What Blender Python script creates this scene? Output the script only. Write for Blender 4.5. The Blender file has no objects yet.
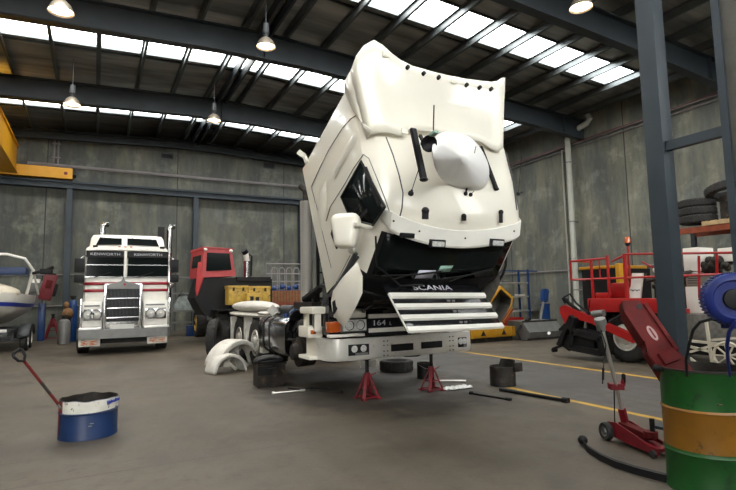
import bpy, bmesh, math, random
from mathutils import Vector, Matrix, Euler
random.seed(7)
col = bpy.context.scene.collection
PI = math.pi
V = Vector
# ------------------------------------------------------------------ camera model (736 x 490)
F, CX, CY, H = 511.6, 368.0, 245.0, 1.45
def basis(yaw, pitch, roll):
    f = V((math.sin(yaw), math.cos(yaw), 0)); r = V((math.cos(yaw), -math.sin(yaw), 0)); u = V((0, 0, 1))
    f2 = f*math.cos(pitch)+u*math.sin(pitch); u2 = u*math.cos(pitch)-f*math.sin(pitch)
    return r*math.cos(roll)+u2*math.sin(roll), u2*math.cos(roll)-r*math.sin(roll), f2
RR, UU, FF = basis(.4915, .0985, -.0183)
EYE = V((0, 0, H))
cd = bpy.data.cameras.new('camera'); cam = bpy.data.objects.new('camera', cd); col.objects.link(cam)
cd.sensor_width = 36; cd.lens = F*36/736; cd.clip_start = .05; cd.clip_end = 300
m = Matrix((RR, UU, -FF)).transposed().to_4x4(); m.translation = EYE; cam.matrix_world = m
bpy.context.scene.camera = cam
def ray(x, y): return RR*((x-CX)/F) + UU*(-(y-CY)/F) + FF
def atz(x, y, z=0): d = ray(x, y); return EYE + d*((z-H)/d.z)
def aty(x, y, Y): d = ray(x, y); return EYE + d*(Y/d.y)
def atx(x, y, X): d = ray(x, y); return EYE + d*(X/d.x)
# ------------------------------------------------------------------ materials
def mat(name, c, rough=.6, metal=0, var=.0, vs=4, c2=None, c2t=.5, c2w=.1, c2s=3, bump=0, bs=20, coat=0, spec=None, stretch=None, trans=0):
    M = bpy.data.materials.new(name); M.use_nodes = True; N = M.node_tree.nodes; L = M.node_tree.links
    b = N['Principled BSDF']; b.inputs['Roughness'].default_value = rough; b.inputs['Metallic'].default_value = metal
    b.inputs['Coat Weight'].default_value = coat
    if spec is not None: b.inputs['Specular IOR Level'].default_value = spec
    if trans: b.inputs['Transmission Weight'].default_value = trans
    tc = N.new('ShaderNodeTexCoord'); mp = N.new('ShaderNodeMapping'); L.new(tc.outputs['Object'], mp.inputs[0])
    if stretch: mp.inputs['Scale'].default_value = stretch
    n = N.new('ShaderNodeTexNoise'); n.inputs['Scale'].default_value = vs; n.inputs['Detail'].default_value = 6; L.new(mp.outputs[0], n.inputs[0])
    r = N.new('ShaderNodeValToRGB'); L.new(n.outputs[0], r.inputs[0])
    r.color_ramp.elements[0].position = .3; r.color_ramp.elements[1].position = .7
    r.color_ramp.elements[0].color = (*[x*(1-var) for x in c], 1); r.color_ramp.elements[1].color = (*[min(1, x*(1+var)) for x in c], 1)
    out = r.outputs[0]
    if c2:
        n2 = N.new('ShaderNodeTexNoise'); n2.inputs['Scale'].default_value = c2s; n2.inputs['Detail'].default_value = 8; n2.inputs['Roughness'].default_value = .65; L.new(mp.outputs[0], n2.inputs[0])
        r2 = N.new('ShaderNodeValToRGB'); r2.color_ramp.elements[0].position = c2t; r2.color_ramp.elements[1].position = c2t+c2w; L.new(n2.outputs[0], r2.inputs[0])
        mx = N.new('ShaderNodeMix'); mx.data_type = 'RGBA'; L.new(r2.outputs[0], mx.inputs[0]); L.new(out, mx.inputs[6]); mx.inputs[7].default_value = (*c2, 1); out = mx.outputs[2]
    L.new(out, b.inputs['Base Color'])
    if bump:
        n3 = N.new('ShaderNodeTexNoise'); n3.inputs['Scale'].default_value = bs; n3.inputs['Detail'].default_value = 4; L.new(mp.outputs[0], n3.inputs[0])
        bp = N.new('ShaderNodeBump'); bp.inputs['Strength'].default_value = bump; bp.inputs['Distance'].default_value = .02; L.new(n3.outputs[0], bp.inputs['Height']); L.new(bp.outputs[0], b.inputs['Normal'])
    return M
def emis(name, c, s):
    M = bpy.data.materials.new(name); M.use_nodes = True; N = M.node_tree.nodes; L = M.node_tree.links
    b = N['Principled BSDF']; b.inputs['Base Color'].default_value = (.8, .8, .8, 1); b.inputs['Emission Color'].default_value = (*c, 1); b.inputs['Emission Strength'].default_value = s
    return M
K = {}
K['cream'] = mat('cream_paint', (.80, .765, .67), .28, coat=.4, var=.03, vs=2)
K['white'] = mat('white_paint', (.84, .82, .76), .3, coat=.3, var=.05)
K['dirtywhite'] = mat('weathered_white_paint', (.62, .60, .55), .45, var=.12, vs=5, c2=(.3, .27, .22), c2t=.6, c2w=.15, c2s=6)
K['hump'] = mat('roof_unit_plastic', (.84, .83, .82), .35, var=.02)
K['black'] = mat('black_plastic', (.010, .010, .011), .5, var=.2, spec=.22)
K['gloss'] = mat('dark_glass', (.006, .009, .009), .12, spec=.12, var=0)
K['blackpaint'] = mat('black_gloss_paint', (.012, .012, .014), .16, c2=(.10, .09, .075), c2t=.63, c2w=.06, c2s=14)
K['rubber'] = mat('tyre_rubber', (.022, .021, .02), .8, var=.3, vs=10, bump=.3, bs=30)
K['dirty'] = mat('greasy_steel', (.028, .024, .021), .6, spec=.3, metal=.3, var=.5, vs=8, c2=(.10, .065, .035), c2t=.58, c2w=.1, c2s=9, bump=.3)
K['chrome'] = mat('chrome', (.46, .46, .46), .16, metal=1, var=.05)
K['alu'] = mat('brushed_aluminium', (.62, .60, .57), .34, metal=.85, var=.1, vs=3, bump=.05)
K['tank'] = mat('polished_tank', (.40, .42, .46), .17, metal=1, var=.12, vs=3)
K['bumper'] = mat('bumper_aluminium', (.74, .72, .67), .32, metal=.4, var=.1, vs=4, c2=(.33, .31, .28), c2t=.6, c2w=.14, c2s=7)
K['grey'] = mat('grey_steel', (.19, .19, .185), .5, metal=.4, var=.15)
K['darkgrey'] = mat('dark_grey_steel', (.06, .065, .07), .5, metal=.2, var=.2)
K['blue_steel'] = mat('blue_grey_painted_steel', (.030, .043, .056), .5, var=.12, vs=3)
K['frame'] = mat('dark_rafter_paint', (.028, .036, .044), .55, var=.2, vs=2)
K['purlin'] = mat('galvanised_purlin', (.13, .145, .15), .42, metal=.6, var=.15)
K['red'] = mat('red_paint', (.36, .010, .010), .35, var=.12, vs=6, coat=.2)
K['redtruck'] = mat('faded_red_paint', (.42, .045, .05), .45, var=.12, vs=6, c2=(.22, .03, .03), c2t=.6, c2s=5)
K['maroon'] = mat('maroon_paint', (.10, .008, .008), .65, spec=.2, var=.25, vs=6, c2=(.045, .012, .012), c2t=.57, c2w=.12, c2s=7)
K['crimson'] = mat('crimson_jack_paint', (.16, .006, .012), .5, var=.2, vs=10, c2=(.07, .02, .02), c2t=.63, c2s=14)
K['stripe'] = mat('dark_red_stripe', (.30, .015, .03), .35)
K['yellow'] = mat('yellow_paint', (.46, .23, .012), .42, var=.1, vs=5, c2=(.30, .15, .03), c2t=.62, c2s=6)
K['craneyellow'] = mat('crane_yellow_paint', (.80, .38, .012), .45, var=.06)
K['ochre'] = mat('worn_yellow_paint', (.50, .32, .05), .55, var=.2, vs=8, c2=(.12, .07, .03), c2t=.57, c2w=.1, c2s=10)
K['blue'] = mat('blue_paint', (.006, .04, .16), .35, var=.15, vs=5)
K['reelblue'] = mat('deep_blue_paint', (.003, .014, .13), .5, var=.2, vs=5, c2=(.004, .012, .07), c2t=.62, c2s=6)
K['drumblue'] = mat('drum_blue_paint', (.004, .022, .085), .45, var=.2, vs=5, c2=(.06, .04, .035), c2t=.66, c2s=9)
K['drumwhite'] = mat('drum_white_paint', (.60, .58, .52), .5, var=.1, vs=7, c2=(.07, .06, .05), c2t=.60, c2w=.03, c2s=13)
K['drumred'] = mat('drum_red_paint', (.15, .008, .01), .5, var=.2)
K['green'] = mat('green_paint', (.003, .062, .006), .5, var=.25, vs=5, c2=(.004, .03, .006), c2t=.58, c2w=.08, c2s=8)
K['drumyellow'] = mat('amber_paint', (.20, .085, .004), .5, var=.15, vs=5, c2=(.07, .04, .01), c2t=.61, c2w=.06, c2s=8)
K['rust'] = mat('rusty_orange_steel', (.22, .045, .015), .6, var=.25, vs=8)
K['wood'] = mat('brown_planks', (.20, .10, .04), .7, var=.4, vs=10, stretch=(1, 1, 6))
K['pallet'] = mat('pale_timber', (.42, .30, .16), .8, var=.25, vs=12)
K['orange'] = mat('amber_lens', (.42, .08, .012), .2, coat=.5)
K['lens'] = mat('clear_lamp_lens', (.62, .62, .60), .22, var=.25, vs=40)
K['cloth'] = mat('cream_cloth', (.58, .53, .43), .9, var=.1)
K['palegrey'] = mat('pale_grey_paint', (.15, .145, .13), .55, var=.3, vs=14)
K['pvc'] = mat('cream_pipe_plastic', (.50, .50, .44), .5, var=.06)
K['paper'] = mat('paper', (.62, .62, .72), .7)
K['greenpaper'] = mat('pale_green_paper', (.25, .40, .34), .7)
K['conduit'] = mat('grey_conduit', (.24, .22, .22), .5, var=.1)
K['redcable'] = mat('reddish_cable', (.16, .035, .03), .6)
K['purple'] = mat('silver_letter', (.50, .50, .55), .4)
K['plate'] = mat('number_plate', (.62, .62, .60), .5, c2=(.1, .1, .3), c2t=.6, c2s=20)
K['hazard'] = mat('orange_white_marker', (.55, .45, .36), .5, c2=(.50, .12, .03), c2t=.5, c2w=.05, c2s=9, stretch=(1, 1, 3))
K['lamp_on'] = emis('lamp_glow', (1, .78, .52), 9)
K['reflector'] = mat('lamp_reflector', (.45, .38, .30), .35, metal=.6)
K['inkblue'] = mat('blue_ink', (.02, .04, .35), .5)
K['perfor'] = mat('perforated_shield', (.34, .33, .31), .55, metal=.2)
def perf(M):
    N = M.node_tree.nodes; L = M.node_tree.links; b = N['Principled BSDF']
    tc = N.new('ShaderNodeTexCoord'); mp = N.new('ShaderNodeMapping'); mp.inputs['Scale'].default_value = (26, 26, 26); L.new(tc.outputs['Object'], mp.inputs[0])
    v = N.new('ShaderNodeTexVoronoi'); v.inputs['Randomness'].default_value = 0; v.inputs['Scale'].default_value = 1; L.new(mp.outputs[0], v.inputs[0])
    r = N.new('ShaderNodeValToRGB'); r.color_ramp.elements[0].position = .3; r.color_ramp.elements[1].position = .36
    r.color_ramp.elements[0].color = (.02, .02, .02, 1); r.color_ramp.elements[1].color = (.36, .34, .31, 1); L.new(v.outputs[0], r.inputs[0]); L.new(r.outputs[0], b.inputs['Base Color'])
perf(K['perfor'])

# ------------------------------------------------------------------ mesh builder
class MB:
    def __init__(s, *mats): s.bm = bmesh.new(); s.mats = list(mats); s.M = Matrix()
    def mi(s, m):
        if m is None: return 0
        if m not in s.mats: s.mats.append(m)
        return s.mats.index(m)
    def add(s, vs, fs, m=None):
        k = s.mi(m); bv = [s.bm.verts.new(s.M @ V(v)) for v in vs]; out = []
        for f in fs:
            try: q = s.bm.faces.new([bv[i] for i in f]); q.material_index = k; out.append(q)
            except ValueError: pass
        return bv, out
    def box(s, c, d, rot=None, bev=0, m=None):
        vs = []
        R = Euler(rot).to_matrix() if rot else Matrix.Identity(3)
        for x in (-.5, .5):
            for y in (-.5, .5):
                for z in (-.5, .5): vs.append(V(c)+R @ V((x*d[0], y*d[1], z*d[2])))
        bv, fs = s.add(vs, [(0, 1, 3, 2), (4, 6, 7, 5), (0, 4, 5, 1), (2, 3, 7, 6), (0, 2, 6, 4), (1, 5, 7, 3)], m)
        if bev:
            e = list({e for f in fs for e in f.edges})
            r = bmesh.ops.bevel(s.bm, geom=e, offset=bev, segments=2, affect='EDGES', profile=.6)
            for f in r['faces']: f.material_index = s.mi(m)
        return s
    def b2(s, lo, hi, bev=0, m=None):
        return s.box([(a+b)/2 for a, b in zip(lo, hi)], [abs(b-a) for a, b in zip(lo, hi)], None, bev, m)
    def bar(s, a, b, w, h=None, bev=0, m=None, up=(0, 0, 1)):
        a, b = V(a), V(b); d = b-a; L = d.length; d.normalize(); u = V(up)
        if abs(d.dot(u)) > .98: u = V((0, 1, 0))
        x = d.cross(u).normalized(); z = x.cross(d); h = h or w; vs = []
        for p in (a, b):
            for i, j in ((-.5, -.5), (.5, -.5), (.5, .5), (-.5, .5)): vs.append(p+x*w*i+z*h*j)
        bv, fs = s.add(vs, [(0, 3, 2, 1), (4, 5, 6, 7), (0, 1, 5, 4), (1, 2, 6, 5), (2, 3, 7, 6), (3, 0, 4, 7)], m)
        if bev: bmesh.ops.bevel(s.bm, geom=list({e for f in fs for e in f.edges}), offset=bev, segments=2, affect='EDGES')
        return s
    def tube(s, pts, r, n=8, m=None, closed=False, cap=True):
        P = [V(p) for p in pts]; N = len(P); rings = []; px = None
        for i, p in enumerate(P):
            if closed: d = P[(i+1) % N]-P[i-1]
            else: d = P[min(i+1, N-1)]-P[max(i-1, 0)]
            d.normalize()
            if px is None: u = V((0, 0, 1)) if abs(d.z) < .9 else V((1, 0, 0)); px = d.cross(u).normalized()
            else: px = (px-d*px.dot(d)); px.normalize()
            y = d.cross(px); rr = r[i] if isinstance(r, (list, tuple)) else r
            rings.append([p+(px*math.cos(a)+y*math.sin(a))*rr for a in [2*PI*k/n for k in range(n)]])
        if closed: rings.append(rings[0])
        return s.loft(rings, cap and not closed, m)
    def loft(s, rings, cap=True, m=None, wrap=True):
        n = len(rings[0]); vs = [v for r in rings for v in r]; fs = []
        for i in range(len(rings)-1):
            for j in range(n if wrap else n-1):
                k = (j+1) % n; fs.append((i*n+j, i*n+k, (i+1)*n+k, (i+1)*n+j))
        if cap: fs.append(tuple(range(n-1, -1, -1))); fs.append(tuple(range((len(rings)-1)*n, len(rings)*n)))
        s.add(vs, fs, m); return s
    def cyl(s, a, b, r, r2=None, n=20, m=None, cap=True): return s.tube([a, b], [r, r if r2 is None else r2], n, m, cap=cap)
    def prism(s, poly, fn, a, b, m=None, bev=0):
        A = [fn(p[0], p[1], a) for p in poly]; B = [fn(p[0], p[1], b) for p in poly]; n = len(poly)
        bv, fs = s.add(A+B, [tuple(range(n-1, -1, -1)), tuple(range(n, 2*n))]+[(i, (i+1) % n, n+(i+1) % n, n+i) for i in range(n)], m)
        if bev: bmesh.ops.bevel(s.bm, geom=list({e for f in fs for e in f.edges}), offset=bev, segments=2, affect='EDGES')
        return s
    def lathe(s, prof, c=(0, 0, 0), ax=(0, 0, 1), n=28, m=None):
        c = V(c); ax = V(ax).normalized(); u = V((1, 0, 0)) if abs(ax.x) < .9 else V((0, 0, 1)); x = ax.cross(u).normalized(); y = ax.cross(x)
        rings = [[c+ax*h+(x*math.cos(a)+y*math.sin(a))*max(r, 1e-4) for a in [2*PI*k/n for k in range(n)]] for r, h in prof]
        return s.loft(rings, False, m)
    def ball(s, c, r, n=12, m=None):
        r = V((r, r, r)) if isinstance(r, (int, float)) else V(r); c = V(c)
        rings = [[c+V((r.x*math.sin(t)*math.cos(a), r.y*math.sin(t)*math.sin(a), r.z*math.cos(t))) for a in [2*PI*k/(2*n) for k in range(2*n)]] for t in [max(.02, min(PI-.02, PI*i/n)) for i in range(n+1)]]
        return s.loft(rings, True, m)
    def grid(s, rows, m=None): return s.loft(rows, False, m, wrap=False)
    def build(s, name, parent=None, solid=0, kind=None, smooth=38, off=0, bevmod=0):
        bmesh.ops.remove_doubles(s.bm, verts=s.bm.verts, dist=1e-5)
        bmesh.ops.recalc_face_normals(s.bm, faces=s.bm.faces)
        me = bpy.data.meshes.new(name); s.bm.to_mesh(me); s.bm.free()
        for k in s.mats: me.materials.append(K[k] if isinstance(k, str) else k)
        me.polygons.foreach_set('use_smooth', [True]*len(me.polygons)); me.set_sharp_from_angle(angle=math.radians(smooth))
        o = bpy.data.objects.new(name, me); col.objects.link(o)
        if parent is not None:
            o.parent = parent
            if parent.get('_local'): o['_local'] = 1
            else: w = V(parent['_w']); o['_w'] = list(w); me.transform(Matrix.Translation(-w))
        else:
            w = V((0, 0, 0))
            if kind != 'structure':
                xs = [[v.co[i] for v in me.vertices] for i in range(3)]
                w = V(((min(xs[0])+max(xs[0]))/2, (min(xs[1])+max(xs[1]))/2, min(xs[2]))); me.transform(Matrix.Translation(-w))
            o.location = w; o['_w'] = list(w)
        if solid: md = o.modifiers.new('thickness', 'SOLIDIFY'); md.thickness = solid; md.offset = off
        if bevmod: md = o.modifiers.new('bevel', 'BEVEL'); md.width = bevmod; md.segments = 2
        if kind: o['kind'] = kind
        return o
def thing(name, label, cat, loc, group=None, local=False, rot=0):
    o = bpy.data.objects.new(name, None); col.objects.link(o); o.location = loc; o.empty_display_size = .2
    o['label'] = label; o['category'] = cat; o['_w'] = list(V(loc)); o.rotation_euler.z = rot
    if local: o['_local'] = 1
    if group: o['group'] = group
    return o
def tag(o, label, cat, group=None):
    o['label'] = label; o['category'] = cat
    if group: o['group'] = group
    return o
def struct(mb, name, **k): return mb.build(name, kind='structure', **k)
def copy_tree(o, loc, label, rot=None):
    def cp(a, par):
        c = a.copy(); col.objects.link(c)
        if par: c.parent = par
        for ch in [x for x in col.objects if x.parent == a]: cp(ch, c)
        return c
    c = cp(o, None); c.location = loc; c['label'] = label
    if rot is not None: c.rotation_euler = rot
    return c
def text(s, size, mtx, m, parent, name='lettering', ext=.002, shear=0, sx=1, bold=0):
    cu = bpy.data.curves.new(name, 'FONT'); cu.body = s; cu.size = size; cu.extrude = ext; cu.align_x = 'CENTER'; cu.align_y = 'CENTER'; cu.shear = shear; cu.offset = bold
    cu.materials.append(K[m]); q = bpy.data.objects.new('q', cu); col.objects.link(q); bpy.context.view_layer.update()
    me = bpy.data.meshes.new_from_object(q); bpy.data.objects.remove(q); o = bpy.data.objects.new(name, me); col.objects.link(o); o.parent = parent
    M = mtx.copy()
    if not parent.get('_local'): M.translation = M.translation-V(parent['_w'])
    o.matrix_local = M @ Matrix.Diagonal((sx, 1, 1, 1)); o['_w'] = parent['_w'] if '_w' in parent else [0, 0, 0]
    return o
def frame3(o, x, y):
    x = V(x).normalized(); y = V(y); y = (y-x*x.dot(y)).normalized(); z = x.cross(y); M = Matrix((x, y, z)).transposed().to_4x4(); M.translation = V(o); return M
# tyre + rim, axis along ax
def wheel(parent, c, ax, R, w, rim='alu', rr=.56, name='wheel', holes=8, spokes=0, dish=.35, tread=True):
    c = V(c); ax = V(ax).normalized(); h = w/2
    t = MB('rubber')
    t.lathe([(R*rr, -h*.8), (R*(rr+.12), -h), (R*.9, -h), (R*.97, -h*.85), (R, -h*.6), (R, h*.6), (R*.97, h*.85), (R*.9, h), (R*(rr+.12), h), (R*rr, h*.8), (R*rr, -h*.8)], c, ax, 36)
    if tread:
        u = ax.cross(V((0, 0, 1))).normalized(); z = ax.cross(u)
        for k in range(24):
            a = 2*PI*k/24; d = u*math.cos(a)+z*math.sin(a)
            for sgn in (-1, 1): t.bar(c+d*R*1.0+ax*sgn*h*.25, c+d*R*1.0+ax*sgn*h*.85, R*.09, R*.05, up=d)
    w_ = t.build(name, parent)
    r = MB(rim); q = R*rr; dp = h*(.8-dish*2)
    r.lathe([(0, -h*.7), (q, -h*.75), (q, h*.85), (q*.95, h*.97), (q*.88, h*.82), (q*.84, dp), (q*.5, dp+.015), (q*.42, dp+h*.3), (q*.32, dp+h*.42), (0, dp+h*.45)], c, ax, 28)
    u = ax.cross(V((0, 0, 1))).normalized(); z = ax.cross(u)
    for k in range(10):
        a = 2*PI*k/10; d = u*math.cos(a)+z*math.sin(a); r.cyl(c+d*q*.56+ax*dp, c+d*q*.56+ax*(dp+.05), R*.028, n=6, m=rim)
        if holes: d = u*math.cos(a+.3)+z*math.sin(a+.3); r.cyl(c+d*q*.72+ax*(dp-.02), c+d*q*.72+ax*(dp+.012), R*.045, n=10, m='black')
    r.build('rim', w_)
    return w_

# ================================================================== SETTING
def wallmat(name, base, seam_axis, seam, off=0):
    M = mat(name, base, .75, var=.22, vs=.55, c2=tuple(x*1.6 for x in base), c2t=.52, c2w=.14, c2s=1.3, bump=.25, bs=6)
    N = M.node_tree.nodes; L = M.node_tree.links; b = N['Principled BSDF']; src = b.inputs['Base Color'].links[0].from_socket
    geo = N.new('ShaderNodeNewGeometry'); sx = N.new('ShaderNodeSeparateXYZ'); L.new(geo.outputs['Position'], sx.inputs[0])
    def mth(op, a, c=None, d=None):
        q = N.new('ShaderNodeMath'); q.operation = op
        for i, v in enumerate((a, c)):
            if v is None: continue
            if isinstance(v, (int, float)): q.inputs[i].default_value = v
            else: L.new(v, q.inputs[i])
        return q.outputs[0]
    f = mth('PINGPONG', mth('ADD', sx.outputs[seam_axis], off), seam/2)
    line = mth('LESS_THAN', f, .022)
    nz = N.new('ShaderNodeTexNoise'); nz.inputs['Scale'].default_value = 1.0; nz.inputs['Detail'].default_value = 8; nz.inputs['Roughness'].default_value = .7
    mp = N.new('ShaderNodeMapping'); mp.inputs['Scale'].default_value = (1.6, 1.6, .35); L.new(geo.outputs['Position'], mp.inputs[0]); L.new(mp.outputs[0], nz.inputs[0])
    rr = N.new('ShaderNodeValToRGB'); rr.color_ramp.elements[0].position = .42; rr.color_ramp.elements[1].position = .62
    rr.color_ramp.elements[0].color = (.68, .71, .74, 1); rr.color_ramp.elements[1].color = (1.25, 1.2, 1.04, 1); L.new(nz.outputs[0], rr.inputs[0])
    mx = N.new('ShaderNodeMix'); mx.data_type = 'RGBA'; mx.blend_type = 'MULTIPLY'; mx.inputs[0].default_value = 1; L.new(src, mx.inputs[6]); L.new(rr.outputs[0], mx.inputs[7])
    m2 = N.new('ShaderNodeMix'); m2.data_type = 'RGBA'; L.new(line, m2.inputs[0]); L.new(mx.outputs[2], m2.inputs[6]); m2.inputs[7].default_value = (.05, .05, .047, 1)
    L.new(m2.outputs[2], b.inputs['Base Color'])
    return M
K['wall'] = wallmat('precast_concrete', (.128, .132, .118), 0, 5.2, 1.9)
K['wallr'] = wallmat('precast_concrete_side', (.17, .172, .150), 1, 6.0, .3)

def floormat():
    M = mat('workshop_concrete', (.084, .068, .048), .5, var=.34, vs=.35, c2=(.044, .036, .026), c2t=.52, c2w=.16, c2s=1.1, bump=.12, bs=9)
    N = M.node_tree.nodes; L = M.node_tree.links; b = N['Principled BSDF']; src = b.inputs['Base Color'].links[0].from_socket
    geo = N.new('ShaderNodeNewGeometry'); sx = N.new('ShaderNodeSeparateXYZ'); L.new(geo.outputs['Position'], sx.inputs[0]); X, Y = sx.outputs[0], sx.outputs[1]
    def mth(op, a, c=None):
        q = N.new('ShaderNodeMath'); q.operation = op
        for i, v in enumerate((a, c)):
            if v is None: continue
            if isinstance(v, (int, float)): q.inputs[i].default_value = v
            else: L.new(v, q.inputs[i])
        return q.outputs[0]
    def band(s, lo, hi): return mth('MULTIPLY', mth('GREATER_THAN', s, lo), mth('LESS_THAN', s, hi))
    def noise(scale, stretch, lo, hi, det=8, ro=.65):
        mp = N.new('ShaderNodeMapping'); mp.inputs['Scale'].default_value = stretch; L.new(geo.outputs['Position'], mp.inputs[0])
        n = N.new('ShaderNodeTexNoise'); n.inputs['Scale'].default_value = scale; n.inputs['Detail'].default_value = det; n.inputs['Roughness'].default_value = ro; L.new(mp.outputs[0], n.inputs[0])
        r = N.new('ShaderNodeMapRange'); r.inputs[1].default_value = lo; r.inputs[2].default_value = hi; L.new(n.outputs[0], r.inputs[0]); return r.outputs[0]
    def over(base, fac, c, bt='MIX'):
        q = N.new('ShaderNodeMix'); q.data_type = 'RGBA'; q.blend_type = bt; L.new(fac, q.inputs[0]); L.new(base, q.inputs[6]); q.inputs[7].default_value = (*c, 1); return q.outputs[2]
    # tyre dust streaks down the length, paved strip, stains and the two painted lines
    c = over(src, mth('MULTIPLY', noise(1.5, (1.6, .25, 1), .45, .7), .5), (.12, .10, .074))
    c = over(c, mth('MULTIPLY', noise(6, (1, 1, 1), .55, .70), .75), (.04, .034, .026))
    c = over(c, mth('MULTIPLY', noise(2.3, (1, 1, 1), .52, .66), .45), (.05, .042, .032))
    c = over(c, mth('MULTIPLY', noise(26, (1, 1, 1), .5, .75, 4, .8), .4), (.15, .13, .10))
    strip = band(X, 5.74, 8.2); row = mth('LESS_THAN', mth('PINGPONG', X, .15), .012)
    c = over(c, mth('MULTIPLY', strip, .6), (.066, .067, .071)); c = over(c, mth('MULTIPLY', mth('MULTIPLY', strip, row), .8), (.035, .033, .03))
    wear = noise(5, (1, .4, 1), .34, .46)
    c = over(c, mth('MULTIPLY', band(X, 8.18, 8.30), wear), (.50, .30, .03))
    c = over(c, mth('MULTIPLY', mth('MULTIPLY', band(X, 5.64, 5.74), wear), mth('LESS_THAN', Y, 6.4)), (.50, .30, .03))
    # darker uneven patch under the tilted truck
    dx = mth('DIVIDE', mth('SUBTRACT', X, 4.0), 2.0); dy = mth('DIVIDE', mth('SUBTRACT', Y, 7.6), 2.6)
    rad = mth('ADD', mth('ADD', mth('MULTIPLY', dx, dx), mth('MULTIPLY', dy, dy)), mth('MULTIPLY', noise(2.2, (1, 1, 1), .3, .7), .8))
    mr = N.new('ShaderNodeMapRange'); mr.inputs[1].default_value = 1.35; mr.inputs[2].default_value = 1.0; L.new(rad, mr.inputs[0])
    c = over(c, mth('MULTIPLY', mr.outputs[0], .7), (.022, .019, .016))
    gap = mth('LESS_THAN', mth('PINGPONG', mth('ADD', Y, 1.2), 3.1), .012)
    c = over(c, mth('MULTIPLY', gap, .7), (.04, .036, .03))
    L.new(c, b.inputs['Base Color'])
    L.new(mth('SUBTRACT', .62, mth('MULTIPLY', noise(1.1, (1, 1, 1), .4, .7), .22)), b.inputs['Roughness'])
    return M
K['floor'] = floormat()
K['foil'] = mat('foil_insulation', (.36, .36, .34), .34, metal=.6, var=.45, vs=1.5, bump=.9, bs=2.2, stretch=(.35, 2.2, 1))
K['outside'] = mat('yard_concrete', (.30, .29, .27), .8, var=.1)
XL, XR, YB, YF = -9.0, 17.0, 25.0, -4.0
rz = lambda x, off=0: 9.03-.045*abs(x-4)-off
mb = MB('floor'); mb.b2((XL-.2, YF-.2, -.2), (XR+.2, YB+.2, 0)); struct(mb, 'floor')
mb = MB('outside'); mb.b2((-60, -60, -.25), (60, YF-.2, -.02)); struct(mb, 'ground')
mb = MB('wall'); mb.prism([(XL-.2, 0), (XR+.2, 0), (XR+.2, rz(XR)+.3), (4, rz(4)+.3), (XL-.2, rz(XL)+.3)], lambda a, b_, c: (a, c, b_), YB, YB+.2); struct(mb, 'wall_back')
mb = MB('wallr'); mb.b2((XR, YF, 0), (XR+.2, YB, rz(XR)+.2)); struct(mb, 'wall_right')
mb = MB('wall'); mb.b2((XL-.2, YF, 0), (XL, YB, rz(XL)+.2)); struct(mb, 'wall_left')
mb = MB('wall')   # front wall with the wide open doorway behind the camera, high opening added for light
for lo, hi, z0, z1 in ((XL-.2, -6.5, 0, 8.6), (-2.5, XR+.2, 0, 5.0), (-6.5, -2.5, 3.2, 5.0), (-6.5, XR+.2, 7.9, 8.6), (13.5, XR+.2, 5.0, 7.9)): mb.b2((lo, YF-.2, z0), (hi, YF, z1))
struct(mb, 'wall_front')
# roof sheets with openings for the skylight strips
strips = [(4.4, 5.5), (9.9, 11.0), (15.2, 16.25), (20.95, 22.05)]; SX0, SX1 = XL+.8, 15.4
mb = MB('foil')
def sheet(x0, x1, y0, y1):
    n = max(1, int(abs(x1-x0)/1.2))
    mb.prism([(x0, rz(x0)), (x1, rz(x1)), (x1, rz(x1)+.05), (x0, rz(x0)+.05)], lambda a, b_, c: (a, c, b_), y0, y1)
ys = [YF-.2]+[y for s in strips for y in s]+[YB+.2]
for (y0, y1) in zip(ys[::2], ys[1::2]):
    for a, b_ in ((XL-.2, 4), (4, XR+.2)): sheet(a, b_, y0, y1)
for y0, y1 in strips: sheet(XL-.2, SX0, y0, y1); sheet(SX1, XR+.2, y0, y1)
struct(mb, 'ceiling')
# translucent skylight sheets
M = bpy.data.materials.new('translucent_sheet'); M.use_nodes = True; N = M.node_tree.nodes; L = M.node_tree.links; N.remove(N['Principled BSDF'])
tr = N.new('ShaderNodeBsdfTransparent'); tr.inputs[0].default_value = (.93, .96, .97, 1); tl = N.new('ShaderNodeBsdfTranslucent'); tl.inputs[0].default_value = (.9, .93, .93, 1)
mx = N.new('ShaderNodeMixShader'); mx.inputs[0].default_value = .12; L.new(tr.outputs[0], mx.inputs[1]); L.new(tl.outputs[0], mx.inputs[2]); L.new(mx.outputs[0], N['Material Output'].inputs[0]); K['sheet'] = M
for k, (y0, y1) in enumerate(strips):
    mb = MB('sheet')
    for a, b_ in ((SX0, 4), (4, SX1)): mb.grid([[(a, y0, rz(a)+.03), (a, y1, rz(a)+.03)], [(b_, y0, rz(b_)+.03), (b_, y1, rz(b_)+.03)]])
    struct(mb, 'window_%d' % (k+1))
mb = MB('sheet'); mb.grid([[(-6.5, YF-.1, 5.0), (-6.5, YF-.1, 7.9)], [(13.5, YF-.1, 5.0), (13.5, YF-.1, 7.9)]]); struct(mb, 'window_front')  # unseen high glazing, added to throw light on the tilted cab roof
# purlins (run along the length) with small flanges, and strip edge flashings
x = XL+.65; k = 0
mb = MB('purlin')
while x < XR:
    for dx, w, z0, z1 in ((0, .02, .22, .02), (.03, .07, .22, .20), (-.03, .07, .04, .02)):
        mb.prism([(x+dx-w/2, rz(x, z0)), (x+dx+w/2, rz(x, z0)), (x+dx+w/2, rz(x, z1)), (x+dx-w/2, rz(x, z1))], lambda a, b_, c: (a, c, b_), YF, YB)
    x += 1.18
struct(mb, 'trim_purlins')
mb = MB('purlin')
for y0, y1 in strips:
    for y in (y0-.02, y1+.02, y1+.28):
        for a, b_ in ((SX0, 4), (4, SX1)): mb.prism([(a, rz(a, .05)), (b_, rz(b_, .05)), (b_, rz(b_, -.02)), (a, rz(a, -.02))], lambda p, q, c: (p, c, q), y-.025, y+.025)
struct(mb, 'trim_skylight_edges')
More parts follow.
